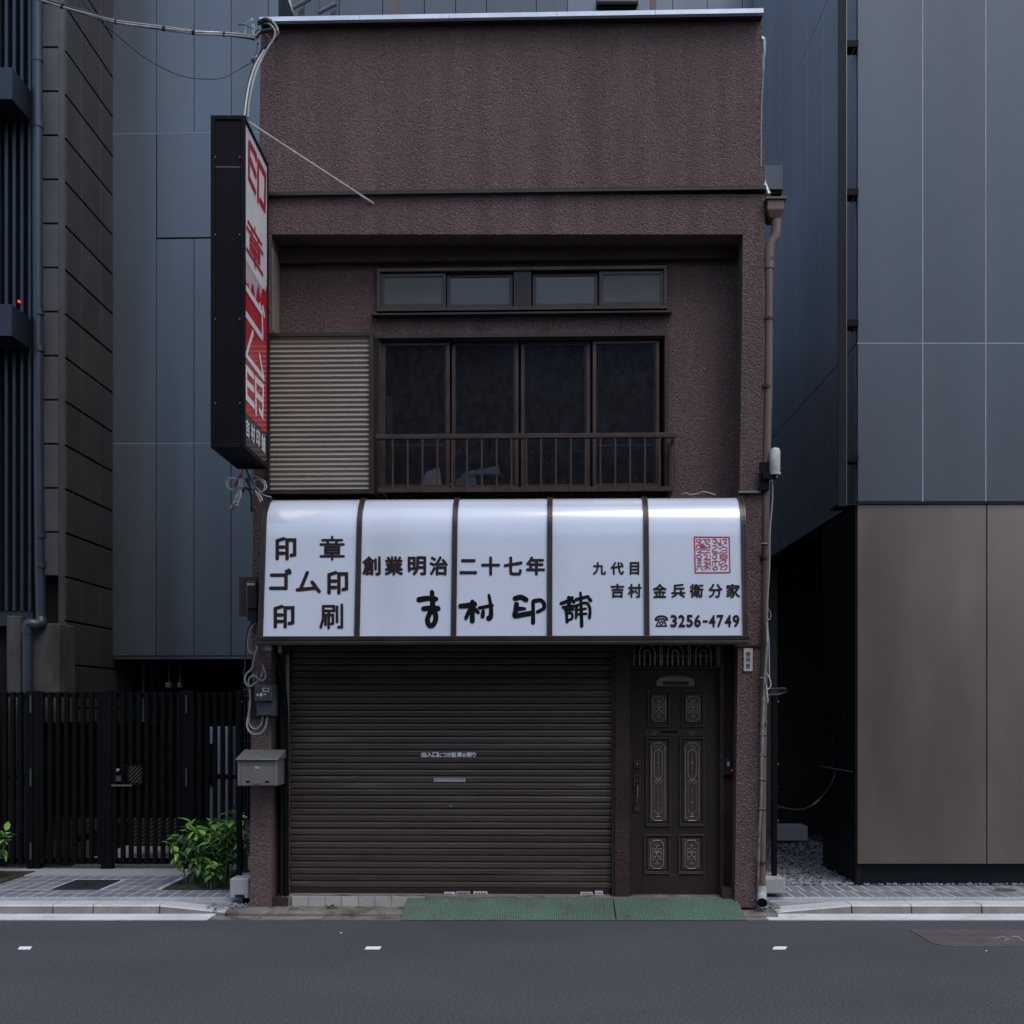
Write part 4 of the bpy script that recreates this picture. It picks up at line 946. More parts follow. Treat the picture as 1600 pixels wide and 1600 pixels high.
# ================================================================ METERS, MAILBOX, PLAQUE
m1_ = thing('electricity_meter', 'black electricity meter on a brown board behind the awning end', 'meter', tuple(UM(385, 966, -.02)), FM)
MB().px(373, 901, 401, 963, -.03, -.005).part('mounting_board', 'brown_metal_red', m1_, bevel=.003)
MB().px(384.5, 908, 402, 950, -.13, -.03).part('meter_body', 'meter_black', m1_, bevel=.01); MB().px(386, 911, 398.5, 914.5, -.134, -.129).part('meter_label', 'pipe_grey', m1_)
MB().px(385.5, 950.5, 401, 970, -.09, -.03).part('terminal_cover', 'meter_black', m1_, bevel=.006)
MB().px(383.5, 915, 401, 963, -.004, .3).part('wall_batten', 'brown_metal', m1_)
m2_ = thing('electricity_meter', 'dark grey electricity meter on the pier above the mailbox', 'meter', tuple(UM(412, 1122, -.02)), FM)
MB().px(391, 1070, 431.5, 1121.5, -.03, -.003).part('mounting_board', 'stucco_dark', m2_, bevel=.003)
MB().px(398, 1070, 425, 1095.5, -.15, -.03).part('meter_body', 'meter', m2_, bevel=.008); MB().px(401, 1096, 426, 1118, -.11, -.03).part('terminal_cover', 'meter', m2_, bevel=.006)
MB().px(410, 1074.5, 420.5, 1081.5, -.153, -.149).part('dial_window', 'pipe_grey', m2_); MB().px(413, 1076, 418.5, 1079, -.155, -.1525).part('dial', 'meter_black', m2_)
MB().px(401, 1084, 404, 1087, -.153, -.149).part('label', 'paper', m2_); MB().px(406, 1083, 410, 1088, -.153, -.149).part('label', 'paper', m2_); MB().px(412, 1084, 415.5, 1086, -.153, -.149).part('label', 'paper', m2_)
MB().px(425.2, 1070, 430, 1118, -.12, -.03).part('side_cover', 'meter', m2_)
a, b, c, d = RM(371, 1187, 433, 1228, -.26)
mx_ = thing('mailbox', 'grey metal mailbox mounted on the left pier of the shop', 'mailbox', ((a+b)/2, -.2, c), FM)
MB().box(a, b, -.26, -.005, c, d).part('box_body', 'mailbox', mx_, bevel=.005)
MB().prism_x([(-.285, d-.004), (-.285, d+.006), (-.01, d+.075), (-.001, d+.075), (-.001, d+.001), (-.26, d+.001)], a-.012, b+.012).part('lid', 'mailbox', mx_, bevel=.003)
fm = MB(); w_ = b-a; h_ = d-c
fm.box(a+.004, a+.028, -.267, -.2605, c+.004, d-.004).box(b-.028, b-.004, -.267, -.2605, c+.004, d-.004).box(a+.028, b-.028, -.267, -.2605, d-.045, d-.038); fm.part('front_trim', 'mailbox', mx_, bevel=.0015)
dr = MB().box(a+.030, b-.030, -.266, -.2605, c+.006, d-.050).part('front_flap', 'mailbox', mx_, bevel=.003)
for f in (.22, .70): MB().box(a+w_*f, a+w_*f+.032, -.2672, -.2662, c+.026, c+.042).part('slot', 'black', dr)
MB().box(a+w_*.46, a+w_*.58, -.276, -.2662, c+.018, c+.034).part('latch', 'silver', dr, bevel=.002)
MB().box(a+w_*.44, a+w_*.56, -.2685, -.2662, d-.075, d-.052).part('name_window', 'pipe_grey', dr)
npl = thing('nameplate', 'grey house number plaque with vertical characters on the right pier', 'plaque', tuple(UM(1169, 1050, -.012)), FM)
MB().px(1162, 1013, 1176, 1049, -.014, 0).part('plate', 'plaque', npl, bevel=.002)
for i, ch in enumerate('吉村金'): mb = MB(); glyph(mb, ch, (1165.5, 1018+9*i, 1172.5, 1025.5+9*i), lambda a, b, l: UM(a, b, -.0145-l), .001, .005); mb.part('plate_character', 'meter', npl, recalc=False)
MB().px(1147, 1007, 1188, 1010, -.02, .0).top('pier_flashing', 'brown_metal_red', 'thin metal strip across the right pier above the nameplate', 'strip', FM)
MB().px(1154, 766.5, 1189, 770, -.04, 0).top('pier_flashing', 'mailbox', 'thin metal strip on the right pier beside the awning top', 'strip', FM)

# curved black track left of the shutter
P = [UM(*p) for p in ((424,1008,-.22),(430,1018,-.2),(437,1036,-.16),(441,1056,-.12),(444,1085,-.06),(446,1115,-.02),(447,1160,.02),(447,1250,.06),(447,1400,.08))]
MB().tube(spline(P, 5), .026, 8).part('curved_arm', 'black', sh, smooth=True)
MB().px(413.5, 1007.5, 422, 1015.5, -.40, -.32).top('tube_end', 'pipe_grey', 'small square tube end under the left of the awning', 'bracket', FM, bevel=.003)
MB().px(435, 1009, 438.5, 1020, -.30, -.26).top('hanging_tag', 'pipe_grey', 'small grey clip hanging under the awning by the shutter', 'clip', FM, bevel=.002)
# cables about the meters
pc = 'cables around the electricity meters'
cm = lambda label, pts, r, m: MB().tube(spline([UM(*p) for p in pts], 7), r, 8).top('cable', m, label, 'cable', FM, smooth=True, group=pc)
cm('grey cable looping from under the awning round to the lower meter', [(403,1008,-.1),(397,1030,-.08),(393,1045,-.06),(384,1055,-.06),(384,1068,-.06),(392,1072,-.06),(404,1064,-.05),(413,1062,-.06),(415,1052,-.05),(412,1045,-.03),(411,1038,-.02)], .008, 'cable_grey')
cm('black cable dropping from the upper meter beside the pier', [(396,968,-.06),(387,985,-.05),(384,1010,-.05),(383,1040,-.05),(381,1058,-.05),(388,1080,-.04)], .006, 'cable_black')
cm('grey cable drooping from the upper meter behind the awning beam', [(400,972,-.06),(391,985,-.05),(387,1005,-.05),(390,1019,-.05),(400,1020,-.05),(404,1010,-.05)], .006, 'cable_grey')
cm('short grey cable crossing the pier over the lower meter', [(389,1075,-.04),(388,1066,-.05),(391,1058,-.06),(398,1056,-.07),(405,1062,-.06),(412,1064,-.05)], .008, 'cable_grey')
cm('outer grey cable loop under the lower meter', [(390,1076,-.05),(391,1100,-.05),(388,1118,-.05),(386,1134,-.06),(392,1145,-.07),(404,1147,-.07),(414,1138,-.07),(418,1120,-.07)], .009, 'cable_grey')
cm('inner grey cable loop under the lower meter', [(390,1095,-.045),(389,1120,-.045),(391,1134,-.05),(400,1139,-.06),(408,1132,-.06),(411,1119,-.07)], .008, 'cable_grey')
cm('thin twisted wire above the lower meter on the pier', [(411,1038,-.02),(410,1048,-.02),(407,1058,-.03),(412,1050,-.02),(414,1043,-.02)], .003, 'cable_white')
cm('loose grey leads lying on the right end of the awning top', [(1066,772,-.02),(1073,770,-.03),(1079,773,-.02),(1090,771,-.02),(1098,768,-.03),(1108,770,-.02),(1118,773,-.02)], .005, 'cable_grey')

# ================================================================ DOWNPIPE
dp = thing('downpipe', 'long brown downpipe with rain hopper down the right corner of the shop', 'pipe', tuple(W(1190, 1416, 9.95)))
P = [W(1213,338,10.0), W(1213,355,10.0), W(1211,370,10.0), W(1204,383,10.0), W(1202,398,10.0), W(1202,420,10.0)]
MB().tube(spline(P, 5), .042, 14).part('swan_neck', 'pipe_brown', dp, smooth=True)
P = [W(1202,405,10.0), W(1201,600,10.0), W(1197,760,10.0), W(1194,1000,10.0), W(1191,1200,10.0), W(1190,1385,10.0)]
MB().tube(P, .033, 14).part('pipe', 'pipe_brown', dp, smooth=True)
P = [W(1190,1384,10.0), W(1190,1396,9.99), W(1190.5,1405,9.95), W(1191,1411,9.87)]
MB().tube(spline(P, 4), .043, 14, caps=False).part('shoe', 'pipe_grey', dp, smooth=True)
p = W(1191, 1411, 9.88); MB().tube([p, p+Vector((0, .03, .008))], .038, 14).part('shoe_mouth', 'black', dp)
for (x, y) in ((1202,406),(1201,498),(1198,604),(1194,872),(1192,1132),(1190,1348)):
    p = W(x, y, 10.0); MB().tube([p+Vector((0,0,-.012)), p+Vector((0,0,.012))], .042, 14).part('pipe_collar', 'brown_metal', dp)
hp0 = rect(1199, 309, 1225, 339, 9.94); hp1 = rect(1203, 309, 1222, 339, 9.94)
hb_ = MB(); x0, x1, z0, z1 = hp0; hb_.hexa([(x0+.03,9.96,z0),(x1-.03,9.96,z0),(x1-.03,10.12,z0),(x0+.03,10.12,z0)], [(x0,9.93,z0+.06),(x1,9.93,z0+.06),(x1,10.14,z0+.06),(x0,10.14,z0+.06)])
hb_.box(x0, x1, 9.93, 10.14, z0+.0605, z1-.02).box(x0-.02, x1+.02, 9.91, 10.16, z1-.0195, z1); hb_.part('rain_hopper', 'pipe_brown', dp, bevel=.004)
P = [W(1186,64,10.1), W(1190,62,10.1), W(1193,68,10.1), W(1192,85,10.1), W(1189,110,10.1), W(1188,180,10.1), W(1188,262,10.1), W(1193,285,10.08), W(1201,305,10.05)]
MB().tube(spline(P, 5), [.030]*9+[.026]*(len(spline(P,5))-9), 10).top('overflow_pipe', 'silver', 'thin silver pipe hugging the upper right edge of the parapet', 'pipe', smooth=True)
MB().tube(spline([W(1193,70,10.05), W(1194,100,10.05), W(1190,160,10.05), W(1189,260,10.05)], 6), .006, 6).top('cable', 'cable_grey', 'thin cable tied along the silver parapet pipe', 'cable', smooth=True)
cb = thing('conduit_bundle', 'silver wrapped conduits strapped beside the brown downpipe', 'conduit', tuple(W(1186, 1400, 9.96)))
P = [W(*p) for p in ((1197,970,9.93),(1198,1000,9.93),(1195,1050,9.93),(1192,1110,9.93),(1190,1180,9.93),(1189,1250,9.93),(1186,1310,9.94),(1184,1395,9.98))]
MB().tube(spline(P, 6), [.016]*len(spline(P[:5],6))+[.011]*(len(spline(P,6))-len(spline(P[:5],6))), 9).part('wrapped_conduit', 'silver', cb, smooth=True)
MB().tube(spline([W(1206,740,9.95), W(1207,780,9.95), W(1203,830,9.95), W(1202,890,9.94), W(1198,960,9.93), W(1201,1000,9.93), W(1202,1060,9.92)], 6), .007, 7).part('grey_lead', 'cable_grey', cb, smooth=True)
MB().tube(spline([W(1198,1052,9.91), W(1203,1062,9.91), W(1204,1072,9.91), W(1199,1077,9.91), W(1197,1070,9.91), W(1199,1085,9.91), W(1200,1098,9.91)], 6), .005, 7).part('coiled_lead', 'cable_white', cb, smooth=True)
MB().tube(spline([W(1199,950,9.91), W(1204,958,9.91), W(1203,968,9.91), W(1197,966,9.91)], 6), .004, 7).part('coiled_lead', 'cable_grey', cb, smooth=True)
for yy in (850, 1060, 1148, 1180, 1218, 1264):
    x = 1194-(yy-900)*.009; MB().tube([W(x-5, yy, 9.93), W(x+5, yy+.5, 9.93)], .014, 7).part('strap', 'cable_black', cb)
cd = MB(); cd.tube([W(1193.5,420,10.06), W(1192,600,10.06), W(1188.5,770,10.06)], .012, 7); cd.top('conduit', 'brass', 'thin yellowish conduit between wall edge and downpipe', 'conduit')
an = thing('white_sensor', 'small white capsule sensor bracketed to the downpipe', 'sensor', tuple(W(1208, 745, 9.92)))
MB().tube([W(1211,739,9.92), W(1211,735,9.92), W(1211,706,9.92), W(1211,701,9.92), W(1211,699.5,9.92)], [.036,.044,.044,.034,.012], 16).part('capsule', 'cable_white', an, smooth=True)
MB().tube([W(1211,738,9.92), W(1211,742,9.92)], .048, 14).part('collar', 'pipe_grey', an); MB().tube([W(1213,741,9.92), W(1213,747,9.92)], .014, 10).part('plug', 'brass', an)
MB().tube([W(1206,741,9.92), W(1206,752,9.92)], .010, 8).part('plug', 'pipe_grey', an)
x0, x1, z0, z1 = rect(1187, 722, 1202, 766, 9.93); bb = MB().box(x0, x1, 9.93, 9.95, z0, z1).box(x0, x1, 9.951, 10.06, z0, z0+.02).box(x0+.02, x1+.05, 9.90, 9.9295, (z0+z1)/2-.03, (z0+z1)/2+.03); bb.part('clamp_bracket', 'black', an, bevel=.003)

# ================================================================ RAMPS
def ramp(label, p0, p1, skew0, skew1):
    xa, xb = G(p0, 1438, .004).x, G(p1, 1438, .004).x; y0, y1 = 9.70, FM.translation.y+.015
    xc, xd = xa+skew0, xb+skew1; zt_ = zth+.004
    r = MB(); r.hexa([(xa,y0,.001),(xb,y0,.001),(xd,y1,.001),(xc,y1,.001)], [(xa,y0,.012),(xb,y0,.012),(xd,y1,zt_),(xc,y1,zt_)])
    return r.top('ramp', 'ramp', label, 'ramp', group='green ramps laid before the threshold', bevel=.003)
ramp('wide green chequer plate ramp before the shutter', 626, 961.5, .015, .0)
ramp('shorter green chequer plate ramp before the front door', 963.5, 1166, .0, -.02)

# ================================================================ LEFT BUILDING (dark tiles, louvres)
lb = thing('tile_clad_building', 'dark tile clad building with navy louvres at the far left', 'building', (-6, 12.5, 0))
XW = -4.91; top_z = 12.4; pz = .4625
MB().box(-9, XW-.03, 12.53, 19, 0, top_z).part('core', 'void', lb)
zj = [3.124+pz*k for k in range(-6, 20)]
ys = [12.50, 12.93, 13.50, 14.1, 14.75, 15.4]
mes = {}
for i, (ya, yb) in enumerate(zip(ys[:-1], ys[1:])):
    me = MB().box(XW-.03, XW, ya+.004, yb-.004, .011, pz-.011).mesh('wall_panel', bevel=.004)
    for z in zj:
        if i >= 3 and z > 3: continue
        piece('wall_panel', me, 'tile_dark', lb, (0, 0, z)).location = (0-BASE[lb].x, 0-BASE[lb].y, z)
fx0, fx1 = W(66, 500, 12.42).x, W(91, 500, 12.42).x
me = MB().box(fx0+.003, fx1-.003, 12.42, 12.53, .009, pz-.009).mesh('wall_panel', bevel=.004)
for z in zj:
    if z > 3.0: piece('wall_panel', me, 'tile_grey', lb, (0, 0, 0)).location = (-BASE[lb].x, -BASE[lb].y, z)
MB().hexa([(fx1, 12.425, 2.6), (XW-.012, 12.497, 2.6), (XW-.03, 12.53, 2.6), (fx1, 12.53, 2.6)], [(fx1, 12.425, top_z), (XW-.012, 12.497, top_z), (XW-.03, 12.53, top_z), (fx1, 12.53, top_z)]).part('corner_strip', 'tile_grey', lb)
MB().box(W(52,1000,12.3).x, XW+.02, 12.28, 12.7, 0, 2.62).box(W(10,1000,12.3).x, W(33,1000,12.3).x, 12.30, 12.7, 0, 2.70).part('plinth', 'old_concrete', lb, bevel=.01)
MB().box(-7.5, W(64,500,12.45).x, 12.50, 12.53, 0, top_z).part('recess_back', 'void', lb)
me = MB().box(-.018, .018, 12.34, 12.47, 2.75, top_z).mesh('louvre_fin', bevel=.003)
for k in range(9):
    x = W(46-12.2*k, 500, 12.34).x
    piece('louvre_fin', me, 'louvre', lb, (0, 0, 0)).location = (x-BASE[lb].x, -BASE[lb].y, 0)
MB().box(-7.2, W(50,500,12.34).x, 12.36, 12.48, 2.60, 2.749).part('louvre_rail', 'louvre', lb)
for (q0, q1) in ((105, 155), (475, 525)):
    z1 = W(10, q0, 11.9).z; z0 = W(10, q1, 11.9).z; x1 = W(18.5, 300, 11.9).x
    MB().box(-7.2, x1, 11.9, 12.33, z0, z1).part('projecting_box', 'louvre', lb, bevel=.004)
p = W(31, 472, 12.33); MB().tube([(p.x, 12.30, p.z), (p.x, 12.33, p.z)], .012, 8).part('indicator_lamp', 'led', lb)
np_ = thing('wall_pipe', 'thick navy drain pipe running down the tile clad building', 'pipe', tuple(W(44, 1080, 12.25)))
pr = .052
pts = [W(58,-60,12.28), W(58.5,300,12.28), W(60,600,12.28), W(62,880,12.28), W(64,972,12.28)]
MB().tube(pts, pr, 16).part('pipe', 'pipe_navy', np_, smooth=True)
MB().tube(spline([W(64,966,12.28), W(64,974,12.26), W(57,976,12.22), W(50,975,12.20), W(44,975,12.2), W(43,982,12.2), W(43,990,12.2)], 4), pr*1.1, 16).part('elbow', 'pipe_navy', np_, smooth=True)
MB().tube([W(43,985,12.2), W(43,1360,12.2)], pr, 16).part('pipe', 'pipe_navy', np_, smooth=True)
for y in (92, 195, 488, 545, 836, 883):
    p = W(58+6*y/1000, y, 12.28); MB().tube([p+Vector((0,0,-.03)), p+Vector((0,0,.03))], pr*1.12, 16).part('pipe_collar', 'pipe_navy', np_, smooth=True)

# ================================================================ BLUE BUILDING behind left
bb = thing('blue_clad_building', 'tall building clad in smooth blue grey metal panels raised over the gate', 'building', (0, 0, 0), FB)
def UB(px, py, v=0): return U(px, py, v, FB)
zt_b = 10.3; zs = [UB(250, 1025).z, UB(250, 692.5).z, UB(250, 208).z, zt_b]
xs = [UB(p, 600).x for p in (60, 110, 172, 244, 303, 361, 419)] + [UB(435, 10).x]
zc = UB(290, 372).z
xq = UB(341, 300).x
for i, (xa, xb) in enumerate(zip(xs[:-1], xs[1:])):
    if i < 2: continue
    for j, (za, zb_) in enumerate(zip(zs[:-1], zs[1:])):
        g = .003
        if i == 7: continue
        if j == 1 and 3 <= i <= 4:
            if i == 3: MB().box(xs[3]+.009, xs[5]-.003, 0, .04, zc+.009, zb_-.006).part('access_panel', 'blue_panel', bb, bevel=.002, label='inset rectangular access panel')
            MB().box(xa+g, xb-g, 0, .04, za+.004, zc-.009).part('cladding_panel', 'blue_panel', bb, bevel=.0025)
            continue
        MB().box(xa+g, xb-g, 0, .04, za+.004, zb_-.004).part('cladding_panel', 'blue_panel', bb, bevel=.0025)
MB().box(xs[2]-.02, xs[-1], .042, 5, zs[0]+.0, zt_b).part('core', 'dark_panel', bb)
MB().box(xs[2]-.01, xs[-1], .012, .05, zs[0]-.035, zs[0]-.002).part('drip_edge', 'blue_panel', bb)
for z in zs[1:3]: MB().box(xs[2], xs[-1], .0015, .006, z-.0035, z+.0035).part('seam_strip', 'locker', bb)
MB().box(xs[2], xs[2]+.35*14, .3, .5, zs[0]-.06, zs[0]).part('soffit_beam', 'black', bb)
# rear parts seen over the parapet
rb = thing('rear_building', 'dark rear wing with pale blue panels seen over the parapet', 'building', (0, 16, 0))
x0_, x1_ = W(887, 10, 16.2).x, 4.2
edges = [W(p, 10, 16.2).x for p in (887, 932, 997, 1051, 1105, 1160, 1215)]
for a, b in zip(edges[:-1], edges[1:]): MB().box(a+.004, b-.004, 16.2, 16.25, 0, 11.7).part('cladding_panel', 'blue_panel', rb)
MB().box(x0_, x1_, 16.252, 16.4, 0, 11.7).part('core', 'dark_panel', rb)
e2 = [W(p, 10, 18).x for p in (420, 475, 530, 598, 663, 712, 760, 838, 890)]
for a, b in zip(e2[:-1], e2[1:]): MB().box(a+.006, b-.006, 18, 18.05, 0, 12.8).part('dark_cladding_panel', 'slate_panel', rb)
MB().box(e2[0], e2[-1], 18.052, 18.2, 0, 12.8).part('dark_core', 'dark_panel', rb)
MB().box(e2[0]-3, e2[0]-.02, 18, 18.2, 0, 12.8).part('dark_core', 'dark_panel', rb)
q = rect(933, -6, 996, 7, 16.1); lv = MB().box(q[0], q[1], 16.1, 16.2, q[2], q[3]).part('vent', 'slate_panel', rb, bevel=.003)
MB().box(q[0], q[1], 16.06, 16.1, q[2]-.02, q[2]+.02).part('vent_slat', 'black', lv)
gt = thing('roof_frame', 'grey steel stair frame rising behind the parapet', 'steel frame', tuple(W(480, 20, 15)))
zlo = 7.0
for p in (437, 450, 470, 495, 521):
    x = W(p, 10, 15.2).x; MB().box(x-.03, x+.03, 15.2, 15.26, zlo, 12).part('upright', 'slate_panel', gt)
MB().tube([W(447,-20,15.12), W(456,30,15.12)], .04, 6).part('brace', 'mailbox', gt); MB().tube([W(455,14,15.12), W(485,-2,15.12)], .025, 6).part('brace', 'mailbox', gt); MB().tube([W(497,20,15.12), W(525,6,15.12)], .025, 6).part('brace', 'mailbox', gt)
for k, p in enumerate((617, 1021)):
    x = W(p, 10, 11.6).x; t_ = thing('roof_post', ['brown steel post with a stay standing behind the parapet, left one', 'brown steel post with a stay standing behind the parapet, right one'][k], 'post', (x, 11.6, 7.4), group='brown posts behind the parapet')
    MB().box(x-.028, x+.028, 11.6, 11.66, 7.38, 9.2).part('post_shaft', 'pipe_brown', t_)
    s = 1 if k == 0 else -1
    MB().tube([(x+s*.08, 11.63, 7.40), (x+s*.02, 11.63, 8.1)], .012, 6).part('post_stay', 'black', t_)

# under the blue building: columns, dark back, bits
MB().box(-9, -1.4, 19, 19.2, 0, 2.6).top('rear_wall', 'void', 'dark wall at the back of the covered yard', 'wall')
for (pa, pb) in ((195, 224),):
    x0, x1 = W(pa, 1100, 14.6).x, W(pb, 1100, 14.6).x
    cl = thing('yard_column', 'blue grey clad column carrying the raised building behind the gate', 'column', ((x0+x1)/2, 14.6, 0))
    MB().box(x0, x1, 14.6, 14.9, 0, 2.36).part('shaft', 'dark_panel', cl)
    for x in (x0, x1): MB().box(x-.012, x+.012, 14.585, 14.6, 0, 2.36).part('lit_edge', 'locker', cl)  # pale strips draw the lit edges of the column
for (p, w, lab) in ((262, 8, 'small pale ceiling lamp left under the raised blue building'), (279, 4, 'small pale bulb fitting right under the raised blue building')):
    q = W(p, 1070, 14.2); t_ = MB().box(q.x-w*.0035, q.x+w*.0035, 14.2, 14.3, q.z-.03, q.z+.03); t_.tube([(q.x, 14.25, q.z+.03), (q.x, 14.25, 2.32)], .006, 6); t_.top('yard_lamp', 'pipe_grey', lab, 'lamp', bevel=.003)
lk = thing('storage_locker', 'pale blue metal locker standing behind the fence near the shop', 'locker', (W(342,1300,13).x, 13, 0))
x0, x1 = W(326, 1200, 13).x, W(361, 1200, 13).x; z1 = W(340, 1136, 13).z
MB().box(x0, x1, 13, 13.4, 0, z1).part('locker_body', 'locker', lk, bevel=.004); MB().box((x0+x1)/2-.11, (x0+x1)/2-.07, 12.98, 13, .9, 1.35).part('locker_handle', 'black', lk)
MB().box(x0-.01, x1+.01, 12.985, 13, W(340,1214,13).z, W(340,1210,13).z).part('locker_band', 'black', lk)
x0, x1 = W(31.5, 1200, 13).x, W(38, 1200, 13).x; MB().box(x0, x1, 13, 13.05, 0, W(34,1136,13).z).top('pale_post', 'locker', 'slim pale post standing behind the left fence slats', 'post')
x0, x1 = W(18, 1200, 13.2).x, W(27, 1200, 13.2).x; MB().box(x0, x1, 13.2, 13.4, 0, W(22,1168,13.2).z).top('grey_cabinet', 'slate_panel', 'grey upright cabinet behind the fence at the far left', 'cabinet', bevel=.004)
sb = thing('striped_board', 'white and black diagonally striped barrier board behind the gate', 'barrier', (W(240,1320,13.3).x, 13.3, .1))
x0, x1 = W(202, 1300, 13.3).x, W(284, 1300, 13.3).x; zA, zB = W(240, 1322, 13.3).z, W(240, 1190, 13.3).z
MB().box(x0, x1, 13.3, 13.33, zA, zB).part('board', 'black', sb)
mb = MB(); n = 21
for k in range(-15, n):
    za = zA+(zB-zA)*k/n; dz = (x1-x0)*1.0; w = (zB-zA)/n*.5
    pts = []
    # clip each diagonal stripe to the board
    a0, b0 = x0, x1; z_0, z_1 = za, za+dz
    if z_0 < zA: a0 = x0+(zA-z_0); z_0 = zA
    if z_1+w > zB: b0 = x1-(z_1+w-zB); z_1 = zB-w
    if b0-a0 < .02: continue
    mb.prism_y([(a0, z_0), (b0, z_1), (b0, z_1+w), (a0, z_0+w)], 13.294, 13.2995)
mb.part('stripes', 'mailbox', sb)
bx = MB().box(W(105,1320,12.9).x, W(128,1320,12.9).x, 12.9, 13.2, 0, W(110,1317,12.9).z); bx.top('yard_crate', 'mailbox', 'grey brown crate on the ground behind the left gate', 'crate', bevel=.005)
MB().box(-6.5, -2.4, 12.3, 19, -.02, .06).top('yard_floor', 'concrete', 'concrete floor of the covered yard behind the gate', None, kind='structure')

# ================================================================ FENCE AND GATES
ZF = 12.1; zf0, zf1 = W(200, 1350, ZF).z, W(200, 1081, ZF).z
slat_me = unit_box('slat', .040, .05, zf1-zf0, .003); slat_me.materials.append(M['black'])
def slats(parent, p0, p1, zs_=None, n=None, step=12.4):
    x = W(p0, 1200, ZF).x; xe = W(p1, 1200, ZF).x; st_ = step*ZF/FPX
    n = round((xe-x)/st_)
    for i in range(n+1):
        X = x+(xe-x)*i/n
        if zs_ and zs_[0] < X < zs_[1]:
            for (za, zb_) in ((zf0, zs_[2]), (zs_[3], zf1)):
                piece('slat', slat_me, None, parent, (X, ZF, za), scale=(1, 1, (zb_-za)/(zf1-zf0)))
        else: piece('slat', slat_me, None, parent, (X, ZF, zf0))
grp = 'black slatted fence and gates of the yard'
def fence(name, label, cat, p0, p1, rails, posts, board=None, hole=None, sp=(0, 0)):
    f = thing(name, label, cat, (W((p0+p1)/2, 1350, ZF).x, ZF, zf0), group=grp)
    slats(f, p0+sp[0], p1-sp[1], hole)
    for (y, h) in rails:
        z = W(200, y, ZF+.04).z; MB().box(W(p0,1200,ZF).x, W(p1,1200,ZF).x, ZF+.026, ZF+.06, z-h/2, z+h/2).part('rail', 'black', f)
    for p in posts:
        x = W(p, 1200, ZF).x; MB().box(x-.03, x+.03, ZF-.02, ZF+.07, .09, zf1+.01).part('post', 'black', f, bevel=.003)
    if board:
        x0, x1 = W(board[0], 1200, ZF).x, W(board[1], 1200, ZF).x; z0, z1 = W(200, board[3], ZF).z, W(200, board[2], ZF).z; v0, v1 = ZF+.062, ZF+.075
        if hole:
            mb = MB().box(x0, hole[0], v0, v1, z0, z1).box(hole[1], x1, v0, v1, z0, z1).box(hole[0], hole[1], v0, v1, z0, hole[2]).box(hole[0], hole[1], v0, v1, hole[3], z1)
            mb.part('backing_board', 'black', f)
            mb = MB(); frame_ring(mb, (hole[0]-.01, hole[1]+.01, hole[2]-.01, hole[3]+.01), .015, ZF-.035, ZF+.06); mb.part('hole_frame', 'black', f)
        else: MB().box(x0, x1, v0, v1, z0, z1).part('backing_board', 'black', f)
    return f
fence('slat_fence', 'black slatted fence left of the yard gate', 'fence', -75, 44, [(1086,.04),(1214,.04),(1345,.05)], (-75, 48))
g1_ = fence('yard_gate', 'left leaf of the black slatted yard gate', 'gate', 56, 166, [(1086,.05),(1131,.04),(1214,.05),(1275,.04),(1345,.06)], (58, 163), (62, 160, 1132, 1274), sp=(10, 10))
h0 = rect(195, 1196, 223, 1225, ZF)
g2_ = fence('yard_gate', 'right leaf of the black slatted yard gate with a square hand hole', 'gate', 170, 290, [(1086,.05),(1131,.04),(1275,.04),(1345,.06)], (171, 288), (175, 284, 1132, 1274), hole=(h0[0], h0[1], h0[2], h0[3]), sp=(10, 10))
fence('slat_fence', 'black slatted fence between yard gate and shop', 'fence', 300, 372, [(1086,.04),(1214,.04),(1345,.05)], (296, 376))
hbx = MB().px(181, 1212, 189, 1221, ZF-.045, ZF-.025, I4); hbx.part('lock_box', 'meter', g2_)
q = W(184, 1203, ZF-.05); MB().tube([(q.x, ZF-.06, q.z), (q.x, ZF-.025, q.z)], .014, 10).part('lock_knob', 'pipe_grey', g2_)
MB().px(174, 1226, 206, 1228.5, ZF-.05, ZF-.025, I4).part('latch_rail', 'mailbox', g2_)
for (p, g_) in ((48, g1_), (291.5, g2_)):
    for y in (1100, 1215, 1330):
        q = W(p, y, ZF-.03); MB().tube([(q.x, ZF-.03, q.z-.09), (q.x, ZF-.03, q.z+.09)], .011, 8).part('hinge', 'slate_panel', g_)

# side mesh fences with footing blocks
def mesh_fence(label, x, y0, y1, z1, group='wire mesh fences in the alleys'):
    f = thing('mesh_fence', label, 'fence', (x, y0, .1), group=group)
    MB().box(x-.022, x+.022, y0, y0+.045, .26, z1).part('post', 'black', f, bevel=.003); MB().box(x-.022, x+.022, y1, y1+.045, .1, z1).part('post', 'black', f)
    mb = MB(); n = int((y1-y0)/.1)
    for i in range(1, n): mb.tube([(x+.03, y0+i*.1, .22), (x+.03, y0+i*.1, z1)], .0025, 4)
    for z in [.25+.2*k for k in range(int((z1-.25)/.2)+1)]: mb.tube([(x+.034, y0, z), (x+.034, y1, z)], .0028, 4)
    mb.part('wire_mesh', 'meter', f, kind='stuff')
    mb = MB()
    for i in range(0, n, 1): mb.tube(spline([(x+.03, y0+i*.1, z1), (x+.10, y0+i*.1, z1+.025), (x+.10, y0+i*.1, z1+.06), (x+.02, y0+i*.1, z1+.06)], 2), .0028, 4)
    mb.part('curled_top', 'meter', f, kind='stuff')
    for z in (.75, 1.25, 1.8): MB().tube([(x+.03, y0-.008, z), (x+.03, y0+.01, z)], .007, 6).part('bolt', 'silver', f)
mesh_fence('black mesh fence running back along the right side alley', W(1210.5, 1200, 10.45).x, 10.45, 13.0, W(1210, 1086, 10.45).z)
